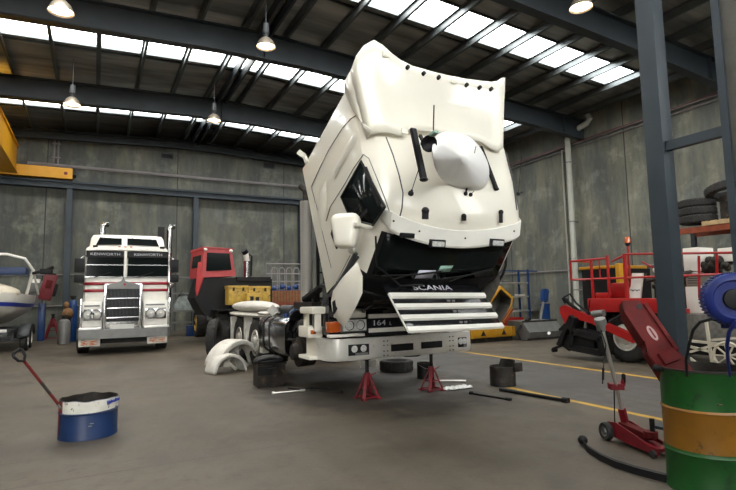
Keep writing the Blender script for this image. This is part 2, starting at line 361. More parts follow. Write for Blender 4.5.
# portal frames: tapered I section rafters with haunches and columns in the side walls
for k, Y in enumerate((2.6, 8.05, 13.4, 18.85, 24.6)):
    mb = MB('frame'); dep = .72 if Y < 24 else .35
    for sgn, xe in ((-1, XL), (1, XR)):
        xs = [4, 4+sgn*1.2, xe-sgn*3.2, xe]; dd = [dep*1.08, dep, dep, dep*1.12 if Y < 24 else dep]
        for (w, a0, a1) in ((.02, .22, None), (.26, .22, .26), (.26, None, 'b')):
            for i in range(3):
                t = lambda j, q: rz(xs[j], .22 if q == 't' else (.26 if q == 'f' else .22+dd[j]-(.0 if q == 'b' else .04)))
                if w == .02: q0, q1 = 't', 'b'
                elif a1 == .26: q0, q1 = 't', 'f'
                else: q0, q1 = 'g', 'b'
                mb.prism([(xs[i], t(i, q0)), (xs[i+1], t(i+1, q0)), (xs[i+1], t(i+1, q1)), (xs[i], t(i, q1))], lambda p, q, c: (p, c, q), Y-w/2, Y+w/2)
    for x in (XL+1.2, 4, XR-1.2):
        mb.b2((x-.01, Y-.12, rz(x, .94) if Y < 24 else rz(x, .55)), (x+.01, Y+.12, rz(x, .24)))
    struct(mb, 'trim_rafter_%d' % (k+1))
mb = MB('frame')   # ridge beam of deeper twin purlins
for x in (3.86, 4.14): mb.b2((x-.03, YF, 8.68), (x+.03, YB, 8.98))
struct(mb, 'trim_ridge')
# runway beam and columns on the back wall
mb = MB('blue_steel')
mb.b2((XL, 24.55, 6.17), (9.9, 24.85, 6.21)); mb.b2((XL, 24.55, 6.41), (9.9, 24.85, 6.45)); mb.b2((XL, 24.68, 6.2), (9.9, 24.72, 6.42)); mb.b2((XL, 24.66, 6.45), (9.9, 24.74, 6.51))
beam = mb.build('runway_beam'); tag(beam, 'long blue-grey steel runway beam carried across the back wall', 'beam')
names = ['left of the white striped truck', 'between the white striped truck and the red truck', 'just left of the tilted white cab', 'near the left wall']
c0 = None
for x, nm in ((-1.03, 0), (4.09, 1), (9.32, 2), (-6.2, 3)):
    if c0 is None:
        c0 = thing('wall_column', 'blue-grey steel column against the back wall '+names[nm], 'column', (x, 24.75, 0), group='columns under the runway beam')
        mb = MB('blue_steel'); mb.b2((x-.11, 24.6, 0), (x+.11, 24.62, 6.17)); mb.b2((x-.11, 24.86, 0), (x+.11, 24.88, 6.17)); mb.b2((x-.01, 24.61, 0), (x+.01, 24.87, 6.17)); mb.build('post', c0)
        mb = MB('blue_steel'); mb.b2((x-.17, 24.55, 0), (x+.17, 24.93, .03)); mb.build('base_plate', c0)
    else: copy_tree(c0, (x, 24.75, 0), 'blue-grey steel column against the back wall '+names[nm])
# cable tray on the back wall, drop conduit, vents
mb = MB('conduit'); mb.b2((-2.6, 24.86, 7.17), (11, 24.99, 7.20)); mb.b2((-2.6, 24.86, 7.2), (11, 24.87, 7.24)); mb.tube([(-2.6, 24.83, 7.12), (11, 24.83, 7.12)], .025)
t = tag(mb.build('cable_tray'), 'grey cable tray running across the back wall above the runway beam', 'cable tray')
mb = MB('redcable')
for i in range(3): mb.tube([(-2.6+j*.8, 24.89+.03*i, 7.225+.012*math.sin(j*2.1+i)) for j in range(18)], .016)
mb.build('cable', t)
mb = MB('conduit')
for x in (-1.67, -1.52): mb.tube([(x, 24.93, 8.62), (x, 24.93, 7.27)], .035)
for z in (7.5, 8.1): mb.b2((-1.75, 24.88, z), (-1.44, 25, z+.05))
tag(mb.build('drop_conduit'), 'pair of short vertical conduits above the yellow crane end', 'conduit')
v0 = None
for x, z, nm in ((2.82, 8.11, 'left'), (7.71, 8.15, 'right')):
    if v0 is None:
        v0 = thing('wall_vent', 'small dark louvred vent high on the back wall, the left of two', 'vent', (x, 24.9, z-.14), group='vents on the back wall')
        mb = MB('darkgrey'); mb.b2((x-.27, 24.93, z-.14), (x+.27, 25, z-.11)); mb.b2((x-.27, 24.93, z+.11), (x+.27, 25, z+.14)); mb.b2((x-.27, 24.93, z-.14), (x-.24, 25, z+.14)); mb.b2((x+.24, 24.93, z-.14), (x+.27, 25, z+.14)); mb.b2((x-.25, 24.985, z-.13), (x+.25, 25, z+.13), m='black'); mb.build('frame', v0)
        mb = MB('darkgrey')
        for i in range(5): mb.box((x, 24.95, z-.09+i*.045), (.48, .05, .006), (.6, 0, 0))
        mb.build('louvres', v0)
    else: copy_tree(v0, (x, 24.9, z-.14), 'small dark louvred vent high on the back wall, the right of two')
# right wall services
mb = MB('conduit')
def rw(y, z): return (16.9, y, z)
mb.bar((16.9, 18.5, 7.30), (16.9, YF, 7.62), .16, .03); mb.tube([(16.93, 18.5, 7.18), (16.93, YF, 7.5)], .03)
t = tag(mb.build('cable_tray'), 'cable tray climbing along the right concrete wall above the tyre rack', 'cable tray')
mb = MB('redcable')
for i in range(3): mb.tube([(16.85+.03*i, 18.5-j*1.25, 7.345+j*.0178+.012*math.sin(j*1.7+i)) for j in range(18)], .02)
mb.build('cable', t)
mb = MB('pvc'); mb.tube([(16.70, 13.95, 0.0), (16.70, 13.95, 7.55), (16.70, 13.85, 7.8), (16.70, 13.0, 7.95), (16.70, 12.85, 8.1), (16.70, 12.95, 8.3)], .11, 14)
p = tag(mb.build('downpipe'), 'cream plastic downpipe with a kinked top on the right wall', 'pipe')
mb = MB('conduit')
for z in (1.5, 4.2, 6.6): mb.lathe([(.115, 0), (.13, 0), (.13, .05), (.115, .05)], (16.70, 13.95, z)); mb.b2((16.78, 13.9, z), (17, 14, z+.05))
mb.build('pipe_bracket', p)['kind'] = 'stuff'
mb = MB('pvc'); mb.tube([(16.93, 14.45, 0), (16.93, 14.45, 7.3)], .035); tag(mb.build('riser_pipe'), 'thin riser pipe beside the downpipe on the right wall', 'pipe')
mb = MB('conduit'); mb.tube([(16.93, 22, 2.32), (16.93, 10.0, 2.32)], .03); tag(mb.build('air_pipe'), 'thin horizontal pipe low along the right wall behind the blue shelves', 'pipe')
mb = MB('conduit'); mb.tube([(-3.6, 24.95, 2.55), (0.2, 24.95, 2.55)], .03); mb.tube([(-3.6, 24.95, 1.25), (0.2, 24.95, 1.25)], .03); tag(mb.build('air_pipe'), 'pair of thin horizontal pipes on the back wall behind the boat', 'pipe')
# overhead crane (bridge girder + end carriage)
t = thing('overhead_crane', 'yellow overhead travelling crane on the runway beam at upper left', 'crane', (-3.2, 24.6, 6.5))
mb = MB('craneyellow'); mb.b2((-3.5, 2.2, 6.62), (-2.86, 24.5, 6.66)); mb.b2((-3.5, 2.2, 7.72), (-2.86, 24.5, 7.76)); mb.b2((-3.42, 2.2, 6.64), (-2.92, 24.4, 7.74)); mb.build('bridge_girder', t)
mb = MB('craneyellow'); mb.b2((-6.0, 24.5, 6.56), (-.95, 24.86, 7.02), bev=.03); c = mb.build('end_carriage', t)
mb = MB('black'); mb.cyl((-.95, 24.68, 6.72), (-.82, 24.68, 6.72), .07); mb.build('buffer', c)
mb = MB('crimson'); mb.cyl((-1.2, 24.49, 6.78), (-1.2, 24.5, 6.78), .07); mb.build('wheel_cap', c)
mb = MB('darkgrey'); mb.b2((-3.55, 18.2, 6.2), (-2.8, 19.4, 6.6), bev=.04); mb.build('hoist', t)
# high bay lamps
def bay(loc, label, r=.24):
    top = rz(loc[0], .2)
    x, y, z = loc
    t = thing('high_bay_lamp', label, 'lamp', loc, group='high bay lamps under the roof')
    mb = MB('darkgrey'); mb.lathe([(0, .62), (.07, .6), (.085, .35), (.05, .3), (.05, .22)], loc); mb.tube([(x, y, z+.6), (x, y, top)], .012); mb.build('housing', t)
    mb = MB('reflector'); mb.lathe([(.05, .24), (.10, .22), (.17, .15), (r*.93, .04), (r, 0), (r*.95, 0), (r*.88, .04), (.15, .14), (.05, .2)], loc); mb.build('reflector', t)
    mb = MB('lamp_on'); mb.lathe([(0, .03), (r*.86, .035), (r*.86, .045), (0, .05)], loc); mb.build('diffuser', t)
    return t
def at_h(px, py, z): p = atz(px, py, z); return (p.x, p.y, p.z)
L1 = at_h(61, 12, 7.15); L2 = at_h(266, 47, 7.6); L3 = at_h(581, 8, 7.35); L4 = at_h(72, 105, 7.2); L5 = at_h(214, 121, 7.4)
for L_, nm in ((L2, 'lit round high bay lamp hanging left of the raised roof spoiler'), (L1, 'lit round high bay lamp nearest the upper left corner'), (L3, 'lit round high bay lamp at the top right of the hall'),
               (L4, 'small distant high bay lamp above the yellow crane carriage'), (L5, 'small distant high bay lamp right of the striped truck under the far rafter')): bay(L_, nm)
lamp_pts = [L1, L2, L3, L4, L5]

# ================================================================== TILTED WHITE TRUCK
T = thing('truck', 'cream white truck in the middle of the floor, its cab tilted forward over the bumper', 'truck', (4.09, 9.5, 0))
TH = math.radians(65); CT, ST = math.cos(TH), math.sin(TH); XC = 4.09
def W(x, u, v): return V((XC+x, 6.5+u*CT-v*ST, 1.37+u*ST+v*CT))
def LOC(p): dy, dz = p.y-6.5, p.z-1.37; return p.x-XC, dy*CT+dz*ST, -dy*ST+dz*CT
#            u     v    front-back shift, roof drop
PR = [(-.12, 0, 1, 0), (-.15, .82, 1, 0), (-.12, .90, 1, 0), (.17, 1.45, 1, .0), (.28, 1.60, 1, .05), (.45, 1.70, .9, .10), (1.0, 1.83, .3, .15), (1.5, 1.93, 0, .18), (2.0, 2.02, 0, .24), (2.28, 2.04, 0, .28), (2.30, 1.9, 0, .18), (2.30, 0, 0, 0)]
XS = [0, .35, .7, .95, 1.08, 1.16, 1.21, 1.235, 1.24]
def fsh(x): a = abs(x)/1.24; return .10*a*a+.16*max(0, (a-.8)/.2)**2
def rdr(x): a = abs(x)/1.24; return .12*a*a*.4+max(0, (a-.78)/.22)**2.4
def prof(x, k):
    u, v, f, d = PR[k]; q = 1-.02*0
    return u+f*fsh(x), v-d*rdr(x)-(.0 if k < 3 or k > 10 else .02*rdr(x))
def sh(x, k): u, v = prof(x, k); xx = x*(1-(.035 if v > 1.0 else .0)*min(1, max(0, v-1.0))); return W(xx, u, v)
mb = MB('cream', 'black')
sx = [-x for x in XS[:0:-1]]+XS
n = len(PR); vs = [sh(x, k) for x in sx for k in range(n)]
fc, fk = [], []
for i in range(len(sx)-1):
    for k in range(n):
        k2 = (k+1) % n; xm = abs(sx[i]+sx[i+1])/2
        (fk if (k in (0, 1, 11) or (k == 2 and xm < 1.0) or (k == 2 and xm < 1.1)) else fc).append((i*n+k, i*n+k2, (i+1)*n+k2, (i+1)*n+k))
bv, _ = mb.add(vs, fc+[tuple(range(n-1, -1, -1)), tuple(range((len(sx)-1)*n, len(sx)*n))], 'cream')
for f in fk:
    q = mb.bm.faces.new([bv[i] for i in f]); q.material_index = 1
CAB = mb.build('cab', T, smooth=50)
def roofv(x, u):
    u = max(u, .2)
    for k in range(5, 9):
        a, b_ = prof(x, k), prof(x, k+1)
        if u <= b_[0] or k == 8:
            t = (u-a[0])/(b_[0]-a[0]); return a[1]+t*(b_[1]-a[1])
def hit(px, py, f, lo=4.5, hi=9.5):
    d = ray(px, py)
    def g(t): x, u, v = LOC(EYE+d*t); return v-f(x, u)
    t = lo
    while t < hi and g(t) > 0: t += .05
    lo, hi = t-.05, t
    for _ in range(30):
        mid = (lo+hi)/2
        if g(mid) > 0: lo = mid
        else: hi = mid
    return EYE+d*lo
NR = (W(0, 1.5, 1.93)-W(0, .45, 1.70)).normalized(); NR = V((1, 0, 0)).cross(NR)
NR = -NR if NR.y > 0 else NR     # outward roof normal
def roofpt(px, py, off=0): return hit(px, py, roofv)+NR*off
# windscreen
mb = MB('gloss'); rows = []
for x in [-1.02+.17*i for i in range(13)]:
    a, b_ = prof(x, 2), prof(x, 3); off = .014
    rows.append([W(x*1.0, a[0]+(b_[0]-a[0])*t-off, a[1]+(b_[1]-a[1])*t+off*.5) for t in (.03, .35, .7, 1.0)])
mb.grid(rows); ws = mb.build('windscreen', CAB, solid=.01)
def wspt(x, t, off=.03): a, b_ = prof(x, 2), prof(x, 3); return W(x, a[0]+(b_[0]-a[0])*t-off, a[1]+(b_[1]-a[1])*t+off*.5)
for x0, x1, t0, t1 in ((-.9, -.05, .05, .16), (0, .85, .05, .16)):
    mb = MB('black'); mb.tube([wspt(x0, t0), wspt((x0+x1)/2, (t0+t1)/2+.05, .04), wspt(x1, t1+.1, .03)], .012); mb.tube([wspt(x0+.15, .0, .04), wspt((x0+x1)/2, t1)], .01); mb.build('wiper', CAB)
# dashboard strips seen as pale reflections are left to the glass; papers behind the glass
for x, t, w, h, m_, nm in ((-.28, .05, .26, .16, 'paper', 'paper_sheet'), (.0, .22, .20, .13, 'greenpaper', 'paper_sheet')):
    mb = MB(m_); mb.add([wspt(x-w/2, t, .02), wspt(x+w/2, t+.02, .02), wspt(x+w/2+.02, t+h*1.4, .02), wspt(x-w/2+.02, t+h*1.3, .02)], [(0, 1, 2, 3)]); mb.build(nm, ws, solid=.002)
# mirror hoop and air hoses hanging from the front
mb = MB('black')
hp_ = [atx(*p, 5.28) for p in ((499, 238), (502, 243), (505, 250), (506, 258), (505.5, 266), (503, 274), (499, 281), (494, 287), (488, 290))]
mb.tube(hp_, .02, 8)
mb.tube([atx(*p, 5.2) for p in ((497, 247), (499, 253), (499, 260), (496, 267), (490, 272), (482, 276))], .014, 6)
mb.build('mirror_hoop', T)
mb = MB('palegrey'); A_ = [atx(*p, 5.24) for p in ((487, 258), (495, 262), (500, 271), (500, 283), (495, 294), (488, 306), (482, 300), (480, 282))]; c_ = sum(A_, V())/len(A_)
mb.loft([A_, [c_+(p-c_)*.8+V((.05, .02, 0)) for p in A_], [c_+(p-c_)*.4+V((.08, .03, 0)) for p in A_]]); mb.build('corner_deflector', T, smooth=60)
mb = MB('black')
mb.tube([W(-1.1, .25, 1.35), W(-1.0, .0, 1.05), W(-.6, -.18, .85), W(-.3, -.2, .92)], .014)
mb.tube([W(-1.0, -.1, .55), W(-.7, -.24, .62), W(-.4, -.22, .5), W(-.35, -.15, .3)], .016)
mb.build('hose', T)
# sun visor
def vis(x, du, dv):
    a = abs(x)/1.12; return W(x, .155+.14*a**2+.16*max(0, (a-.86)/.14)**2+du, 1.47+.15*a**2+dv-.04*max(0, (a-.86)/.14)**2)
rings = []
for i in range(25):
    x = -1.12+2.24*i/24; e = .25+.75*min(1, (1.12-abs(x))/.10+.02)**.5
    rings.append([vis(x, -.075*e, -.055*e), vis(x, -.095*e, -.03*e), vis(x, -.085*e, .0), vis(x, .075*e, .115*e), vis(x, .095*e, .105*e), vis(x, .09*e, .06*e), vis(x, -.05*e, -.045*e)])
mb = MB('white'); mb.loft(rings); VIS = mb.build('sun_visor', CAB, smooth=30)
for x, w, lit in ((-.34, .24, 1), (.62, .24, 1), (-.80, .2, 0)):
    mb = MB('black'); c_ = vis(x, -.06, .0); c2_ = vis(x+.01, -.06, .0)
    Mx = frame3(c_+NR*.02-V((0, 0, .02)), V((1, .05, 0)), vis(x, .075, .115)-vis(x, -.085, 0))
    mb.M = Mx; mb.box((0, 0, 0), (w, .10 if lit else .06, .05), bev=.012)
    if lit: mb.box((0, -.005, -.0), (w*.8, .065, .07), bev=.01, m='lens')
    mb.build('marker_lamp', CAB)
for x in (-1.0, -.62, .1, .9): mb = MB('black'); mb.ball(vis(x, .0, .065), .012, 6); mb.build('visor_bolt', CAB)
# black hooks above the visor
for px, py, h in ((424, 222, 1.0), (463, 223, .6), (500, 225, 1.2)):
    a = roofpt(px, py-2, .02); b_ = roofpt(px-.5, py-10*h, .03)
    mb = MB('black'); mb.bar(a, b_, .045, .04); mb.ball(b_, .035, 6); mb.build('visor_hook', CAB)
# roof aerials
for px, py, qx, qy in ((410, 194, 419, 168), (465, 194, 476, 146), (470, 195, 474, 191)):
    a = roofpt(px, py, .015); d = (ray(qx, qy)*((a-EYE).length/ray(px, py).length*.985)+EYE)
    mb = MB('black'); mb.ball(a, .028, 6); mb.tube([a, a+(d-a)*.15], .012); mb.tube([a, d], .004, 5); mb.build('aerial', CAB)
a = W(1.05, .75, 1.80)+NR*.02; mb = MB('black'); mb.ball(a, .03, 6); mb.tube([a, a+V((.10, .0, .55))], .004, 5); mb.bar(a, a+V((.08, 0, .03)), .02); mb.build('aerial', CAB)
# roof seams and panel gaps
def line(pts, r=.006, par=CAB, nm='panel_gap', m_='darkgrey'):
    mb = MB(m_); mb.tube(pts, r, 5); return mb.build(nm, par)
line([roofpt(*p) for p in ((386, 137), (393, 155), (399, 175), (403, 193), (402, 208), (400, 216))], .007)
line([roofpt(*p) for p in ((506, 152), (512, 175), (515, 195), (517, 210))], .008)
SX = XC-1.247
def sd(px, py, off=0): return atx(px, py, SX-off)
def sdu(px, py):
    p = sd(px, py); x, u, v = LOC(p)
    xx = -1.24*(1-(.035*min(1, max(0, v-1.0)))); return W(xx-.004, u, v)
line([sdu(*p) for p in ((311, 187), (320, 167), (329, 149), (341, 128), (348, 119), (356, 113), (361, 112))])
line([sdu(*p) for p in ((326, 221), (330, 207), (344, 184), (352, 168), (361, 154), (366, 158), (374, 178), (382, 199), (386, 211))])
line([sdu(*p) for p in ((311, 187), (316, 205), (324, 240), (331, 268))], .004)
# side window, frame and door parts
DW = [(359, 161), (382, 207), (371, 225), (350, 219), (341, 197)]
mb = MB('gloss'); mb.add([sdu(*p) for p in DW], [tuple(range(len(DW)))]); wd = mb.build('side_window', CAB, solid=.012)
mb = MB('black'); mb.tube([sdu(*p) for p in DW], .016, 6, closed=True); mb.bar(sdu(363, 168), sdu(377, 205), .06, .02, up=(1, 0, 0)); mb.bar(sdu(356, 222), sdu(366, 210), .05, .02, up=(1, 0, 0)); mb.build('window_frame', CAB)
mb = MB('black'); q = [(334, 223), (338, 236), (336.5, 249), (331, 234)]; mb.add([sdu(*p) for p in q], [(0, 1, 2, 3)]); mb.build('side_vent', CAB, solid=.02)
# raised panels on the sleeper side
for q in ([(352, 132), (356, 137), (341, 165), (334, 178), (331, 175), (342, 150)], [(320, 190), (326, 180), (327, 205), (322, 232), (317, 212)]):
    mb = MB('cream'); c_ = sum((sdu(*p) for p in q), V())/len(q)
    ring1 = [sdu(*p) for p in q]; ring2 = [p*.7+c_*.3+V((.018, 0, 0))*-1 for p in ring1]; mb.loft([ring1, ring2], True); mb.build('side_panel', CAB, smooth=60)
# small bracket on the rear top edge
mb = MB('cream'); mb.bar(sdu(307, 163), sdu(307, 163)+V((-.02, .06, .12)), .05, .05); mb.bar(sdu(307, 163)+V((-.02, .06, .12)), sdu(307, 163)+V((-.1, .12, .2)), .03, .08); mb.build('rear_bracket', CAB)
# spoiler at the rear of the roof: a slanted plate with wrapped ends
def spv(x, u): return 1.98+(u-1.38)/.92*.42
TOPC = [(357, 60, -.10), (358, 53, -.06), (364, 45, -.02), (373.5, 40, 0), (382, 45, 0), (392, 54, 0), (400, 60, 0), (412, 66, 0), (433, 72, 0), (450, 76, 0), (466, 79, 0), (480, 81, 0), (491, 82, 0), (497, 81, 0), (502, 78, 0), (506, 76.5, -.03)]
BOTC = [(373, 131), (375, 132), (380, 131.5), (387, 132.5), (395, 134.5), (402, 136.5), (407, 131), (415, 131), (434, 132), (452, 135), (468, 139), (482, 142.5), (492, 149), (498, 151.5), (502, 149), (504, 145)]
rows = []
for (tx, ty, o), (bx2, by2) in zip(TOPC, BOTC):
    A0_, B0_ = hit(tx, ty, spv), hit(bx2, by2, spv)
    rows.append([B0_.lerp(A0_, j/8)+NR*(o-.05*math.sin(PI*j/8)*(1 if 2 < TOPC.index((tx, ty, o)) < 14 else .2)) for j in range(9)])
side0 = rows[0]
rows = [[p-NR*.14+V((.03, 0, 0)) for p in rows[0]]]+rows+[[p-NR*.12+V((-.02, 0, 0)) for p in rows[-1]]]
mb = MB('cream'); mb.grid(rows); SP = mb.build('roof_spoiler', T, solid=.025, off=0, smooth=60)
for px, py in ((407, 68), (423, 74), (438, 78), (466, 85.5), (479, 88), (490.5, 89.5)):
    p = hit(px, py, spv); mb = MB('black'); mb.cyl(p-NR*.02, p+NR*.035, .026, n=14); mb.build('mounting_hole', SP)
for px, py in ((385, 55), (453, 82), (404, 132)):
    p = hit(px, py, spv); mb = MB('cream'); mb.M = frame3(p+NR*.02, V((1, 0, 0)), W(0, 1, .4)-W(0, 0, 0)); mb.box((0, 0, 0), (.09, .07, .02), bev=.006); mb.build('cover_plate', SP)
# side fairing below the spoiler
mb = MB('cream'); A_ = [sdu(*p)+V((-.01, 0, 0)) for p in ((343, 88), (346, 98), (352, 111), (361, 123), (371, 131))]
B_ = [side0[j]-NR*.10+V((.02, 0, 0)) for j in (8, 6, 4, 2, 0)]
mb.grid([A_, [(a*.5+b_*.5)+V((-.025, 0, 0)) for a, b_ in zip(A_, B_)], B_]); mb.build('side_fairing', T, solid=.02, smooth=60)
# struts and horn in front of the spoiler
for p0, p1 in (((410, 131), (422, 181)), ((478, 148), (495, 190))):
    mb = MB('black'); a, b_ = roofpt(*p0, .05), roofpt(*p1, .03); mb.bar(a, b_, .07, .035, bev=.01, up=NR); mb.ball(b_, (.04, .04, .02), 6); mb.build('roof_rail', CAB)
a = roofpt(423, 149, .10); mb = MB('black'); mb.lathe([(0, .14), (.03, .14), (.03, .05), (.045, .02), (.075, 0), (.06, .01), (.0, .05)], a, V((.2, .9, .3)), 18); mb.bar(a+V((0, .08, .03)), roofpt(417, 138, .05), .025); mb.build('air_horn', CAB)
# bulged roof unit
HC = [(432, 140), (438, 133), (452, 132), (470, 138), (482, 154), (489, 172), (486, 188), (474, 193), (453, 187), (440, 181), (432, 166), (430, 152)]
base = [roofpt(*p, .0) for p in HC]; cen = sum(base, V())/len(base)
mb = MB('hump'); rings = [base]
for sc, hgt in ((1.0, .02), (.985, .05), (.92, .08), (.80, .092), (.55, .094), (.25, .094)): rings.append([cen+(p-cen)*sc+NR*hgt for p in base])
mb.loft(rings[::-1], True); HU = mb.build('roof_air_unit', T, smooth=70); md = HU.modifiers.new('smooth', 'SUBSURF'); md.levels = 2; md.render_levels = 2
mb = MB('greenpaper'); mb.M = frame3(roofpt(430, 137, .06), V((1, 0, 0)), NR); mb.box((0, 0, 0), (.05, .07, .02)); mb.build('label_sticker', HU)
mb = MB('black'); a = roofpt(427, 136, .1); mb.tube([a, EYE+ray(434, 105)*((a-EYE).dot(FF)*.99)], .006, 5); mb.build('aerial', CAB)
# mirror on the left side
mb = MB('cream'); mb.M = frame3(atx(346, 231, 2.52), V((.75, -.66, .0)), V((-.12, .25, 1)))
rings = []
for z_, s_ in ((-.085, .6), (-.07, .9), (-.03, 1), (.05, 1), (.085, .86), (.10, .6)):
    rings.append([(s_*.15*math.copysign(abs(math.cos(a))**.45, math.cos(a))*(1.15 if math.sin(a) > 0 else .9), s_*.20*math.copysign(abs(math.sin(a))**.45, math.sin(a)), z_) for a in [2*PI*k/20+.1 for k in range(20)]])
mb.loft(rings); MR = mb.build('mirror', T, smooth=50)
mb = MB('cream'); mb.bar(atx(354, 224, 2.52), atx(371, 228, 2.82), .05, .05, bev=.01); mb.bar(atx(349, 240, 2.55), atx(352, 252, 2.72), .04, bev=.01); mb.ball(atx(352, 250, 2.75), .05, 6, m='lens'); mb.build('mirror_arm', MR)
# opened corner deflector hanging at the front left corner
cdp = [(356, 262), (361, 276), (361, 293), (354, 308), (348, 319), (343, 327), (338, 323), (332.5, 313), (331, 301), (333, 290), (342, 277)]
mb = MB('cream'); A_ = [atx(p[0], p[1], 2.74) for p in cdp]; c_ = sum(A_, V())/len(A_)
mb.loft([[p+V((.03, .04, 0)) for p in A_], [p+V((.02, 0, 0)) for p in A_], [c_+(p-c_)*.86+V((-.03, -.01, 0)) for p in A_], [c_+(p-c_)*.4+V((-.055, -.02, 0)) for p in A_]]); CDF = mb.build('corner_deflector', T, smooth=60)
mb = MB('black'); A_ = [atx(p[0], p[1], 2.70) for p in ((333, 302), (342, 295), (343, 303), (334, 314))]; mb.loft([[p+V((.04, 0, 0)) for p in A_], [p+V((-.012, 0, 0)) for p in A_]]); mb.build('grab_recess', CDF)
mb = MB('darkgrey'); mb.tube([atx(356, 253, 2.84), atx(347, 270, 2.8), atx(336, 288, 2.78)], .03); mb.tube([atx(358, 257, 2.86), atx(330, 296, 2.84)], .018); mb.tube([atx(351, 255, 2.86), atx(333, 290, 2.86), atx(322, 305, 2.9)], .012); mb.build('hinge_stay', T)
# --- lower black front behind the flap
mb = MB('blackpaint'); mb.b2((3.42, 6.50, .88), (5.10, 6.62, 1.22)); mb.b2((3.02, 6.60, 1.24), (5.15, 6.75, 1.56)); mb.b2((2.95, 6.72, .9), (3.3, 6.95, 1.58)); FP = mb.build('front_panel', T)
for z in (.955, 1.155): mb = MB('white'); mb.b2((3.46, 6.47, z-.03), (5.02, 6.50, z+.03), bev=.006); mb.build('white_strip', FP)
text('164', .105, frame3((3.62, 6.47, 1.055), (1, 0, 0), (0, 0, 1)), 'purple', FP, sx=1.45, bold=.0005); text('L', .07, frame3((3.81, 6.47, 1.04), (1, 0, 0), (0, 0, 1)), 'purple', FP)
mb = MB('dirty')   # pipes and lumps behind the flap
for i in range(14): mb.tube([(3.2+random.random()*1.9, 6.1+random.random()*.5, 1.2+random.random()*.4) for _ in range(3)], .012+random.random()*.02, 6)
mb.build('pipework', T)
# --- hinged grille flap
def FL(x, t, o=0):   # x 0..1 left-right, t 0 hinge..1 lower edge
    l = V((3.25, 5.72, 1.60)).lerp(V((3.27, 5.17, 1.01)), t); r = V((4.86, 5.78, 1.58)).lerp(V((4.92, 5.36, .98)), t)
    n_ = V((0, -.73, .68)); return l.lerp(r, x)+n_*o+V((0, -.03*math.sin(PI*x), 0))
mb = MB('blackpaint'); mb.grid([[FL(i/10, j/4) for j in range(5)] for i in range(11)]); GF = mb.build('grille_flap', T, solid=.02, off=0)
for t in (.29, .52, .745, .975):
    mb = MB('white'); rr_ = []
    for i in range(13): x = .0+i/12*1.0; rr_.append([FL(x, t-.048, .012), FL(x, t-.040, .045), FL(x, t+.040, .045), FL(x, t+.052, .012)])
    mb.loft(rr_); mb.build('slat', GF, smooth=25)
mb = MB('white'); mb.bar(FL(0, .25, .02), FL(0, 1, .02), .012, .02); mb.build('edge_trim', GF)
mb = MB('grey')
for t in (.40, .63, .86):
    for x in (.55, .6): mb.box(FL(x, t, .015), (.05, .02, .03), bev=.005)
mb.build('latch', GF)['kind'] = 'stuff'
text('SCANIA', .115, frame3(FL(.46, .11, .016), FL(1, .12)-FL(0, .12), FL(.5, 0)-FL(.5, 1)), 'purple', GF, sx=1.6, bold=.001)
# --- bumper
def arc(cx, cy, r, a0, a1, n_=6): return [(cx+r*math.cos(math.radians(a0+(a1-a0)*i/n_)), cy+r*math.sin(math.radians(a0+(a1-a0)*i/n_))) for i in range(n_+1)]
pl = [(2.84, 6.98)]+arc(3.06, 6.64, .22, 180, 270)+arc(5.12, 6.64, .22, 270, 360)+[(5.34, 6.98), (5.26, 6.98)]+arc(5.12, 6.64, .14, 0, -90)[::1]+arc(3.06, 6.64, .14, -90, -180)+[(2.92, 6.98)]
mb = MB('bumper'); n2 = len(pl)
def bp(a, b_, z): 
    return (a, b_+(.03 if z < .6 else 0), z)
mb.loft([[bp(p[0], p[1], z) for p in pl] for z in (.56, .60, .82, .86)]); BU = mb.build('bumper', T, smooth=50)
def rec(x0, x1, z0, z1, m_='black', nm='bumper_opening', y=6.412, par=BU, th=.03, bev=.008):
    mb = MB(m_); mb.b2((x0, y, z0), (x1, y+th, z1), bev=bev); return mb.build(nm, par)
rec(3.78, 4.16, .645, .745); rec(4.30, 4.68, .65, .75)
for x0, x1 in ((3.10, 3.42), (4.98, 5.14)):
    fg = rec(x0, x1, .63, .78, nm='fog_lamp', par=T, y=6.405)
    for i in range(2): mb = MB('lens'); mb.lathe([(0, 0), (.045, .005), (.055, .02), (.05, .03)], (x0+(x1-x0)*(.28+.44*i), 6.395, .72), (0, 1, 0), 16); mb.build('lens', fg)
    mb = MB('grey'); mb.b2((x0+.1, 6.40, .635), (x1-.02, 6.41, .665)); mb.build('marker', fg)
mb = MB('darkgrey')
for bx_ in (3.66, 4.82):
    for dx in (0, .06): 
        for z in (.60, .66, .74, .80): mb.cyl((bx_+dx, 6.405, z), (bx_+dx, 6.43, z), .009, n=8)
mb.build('bolt', BU)['kind'] = 'stuff'
mb = MB('plate'); mb.b2((3.46, 6.75, .40), (3.72, 6.77, .50)); mb.build('number_plate', T)
# --- headlight group and orange indicator
mb = MB('cream'); mb.b2((3.02, 6.48, 1.14), (3.42, 6.85, 1.27), bev=.025); mb.build('headlight_cover', T)
mb = MB('lens'); mb.b2((3.06, 6.47, .96), (3.42, 6.6, 1.12), bev=.015); HL = mb.build('headlight', T)
mb = MB('chrome'); mb.b2((3.04, 6.475, .945), (3.43, 6.55, .962)); mb.b2((3.04, 6.475, 1.12), (3.43, 6.55, 1.135)); mb.build('bezel', HL)
for x in (3.15, 3.32): mb = MB('chrome'); mb.lathe([(.0, .05), (.03, .04), (.065, .0), (.07, 0)], (x, 6.463, 1.04), (0, 1, 0), 18); mb.build('reflector', HL)
mb = MB('orange'); mb.b2((2.86, 6.50, .95), (3.03, 6.65, 1.10), bev=.02); mb.build('indicator', T)
mb = MB('white'); mb.b2((2.84, 6.45, .885), (3.38, 6.56, .925), bev=.01); mb.build('lower_trim', T)
mb = MB('white'); mb.b2((4.82, 6.42, .87), (5.1, 6.5, .90), bev=.006); mb.build('lower_trim', T)
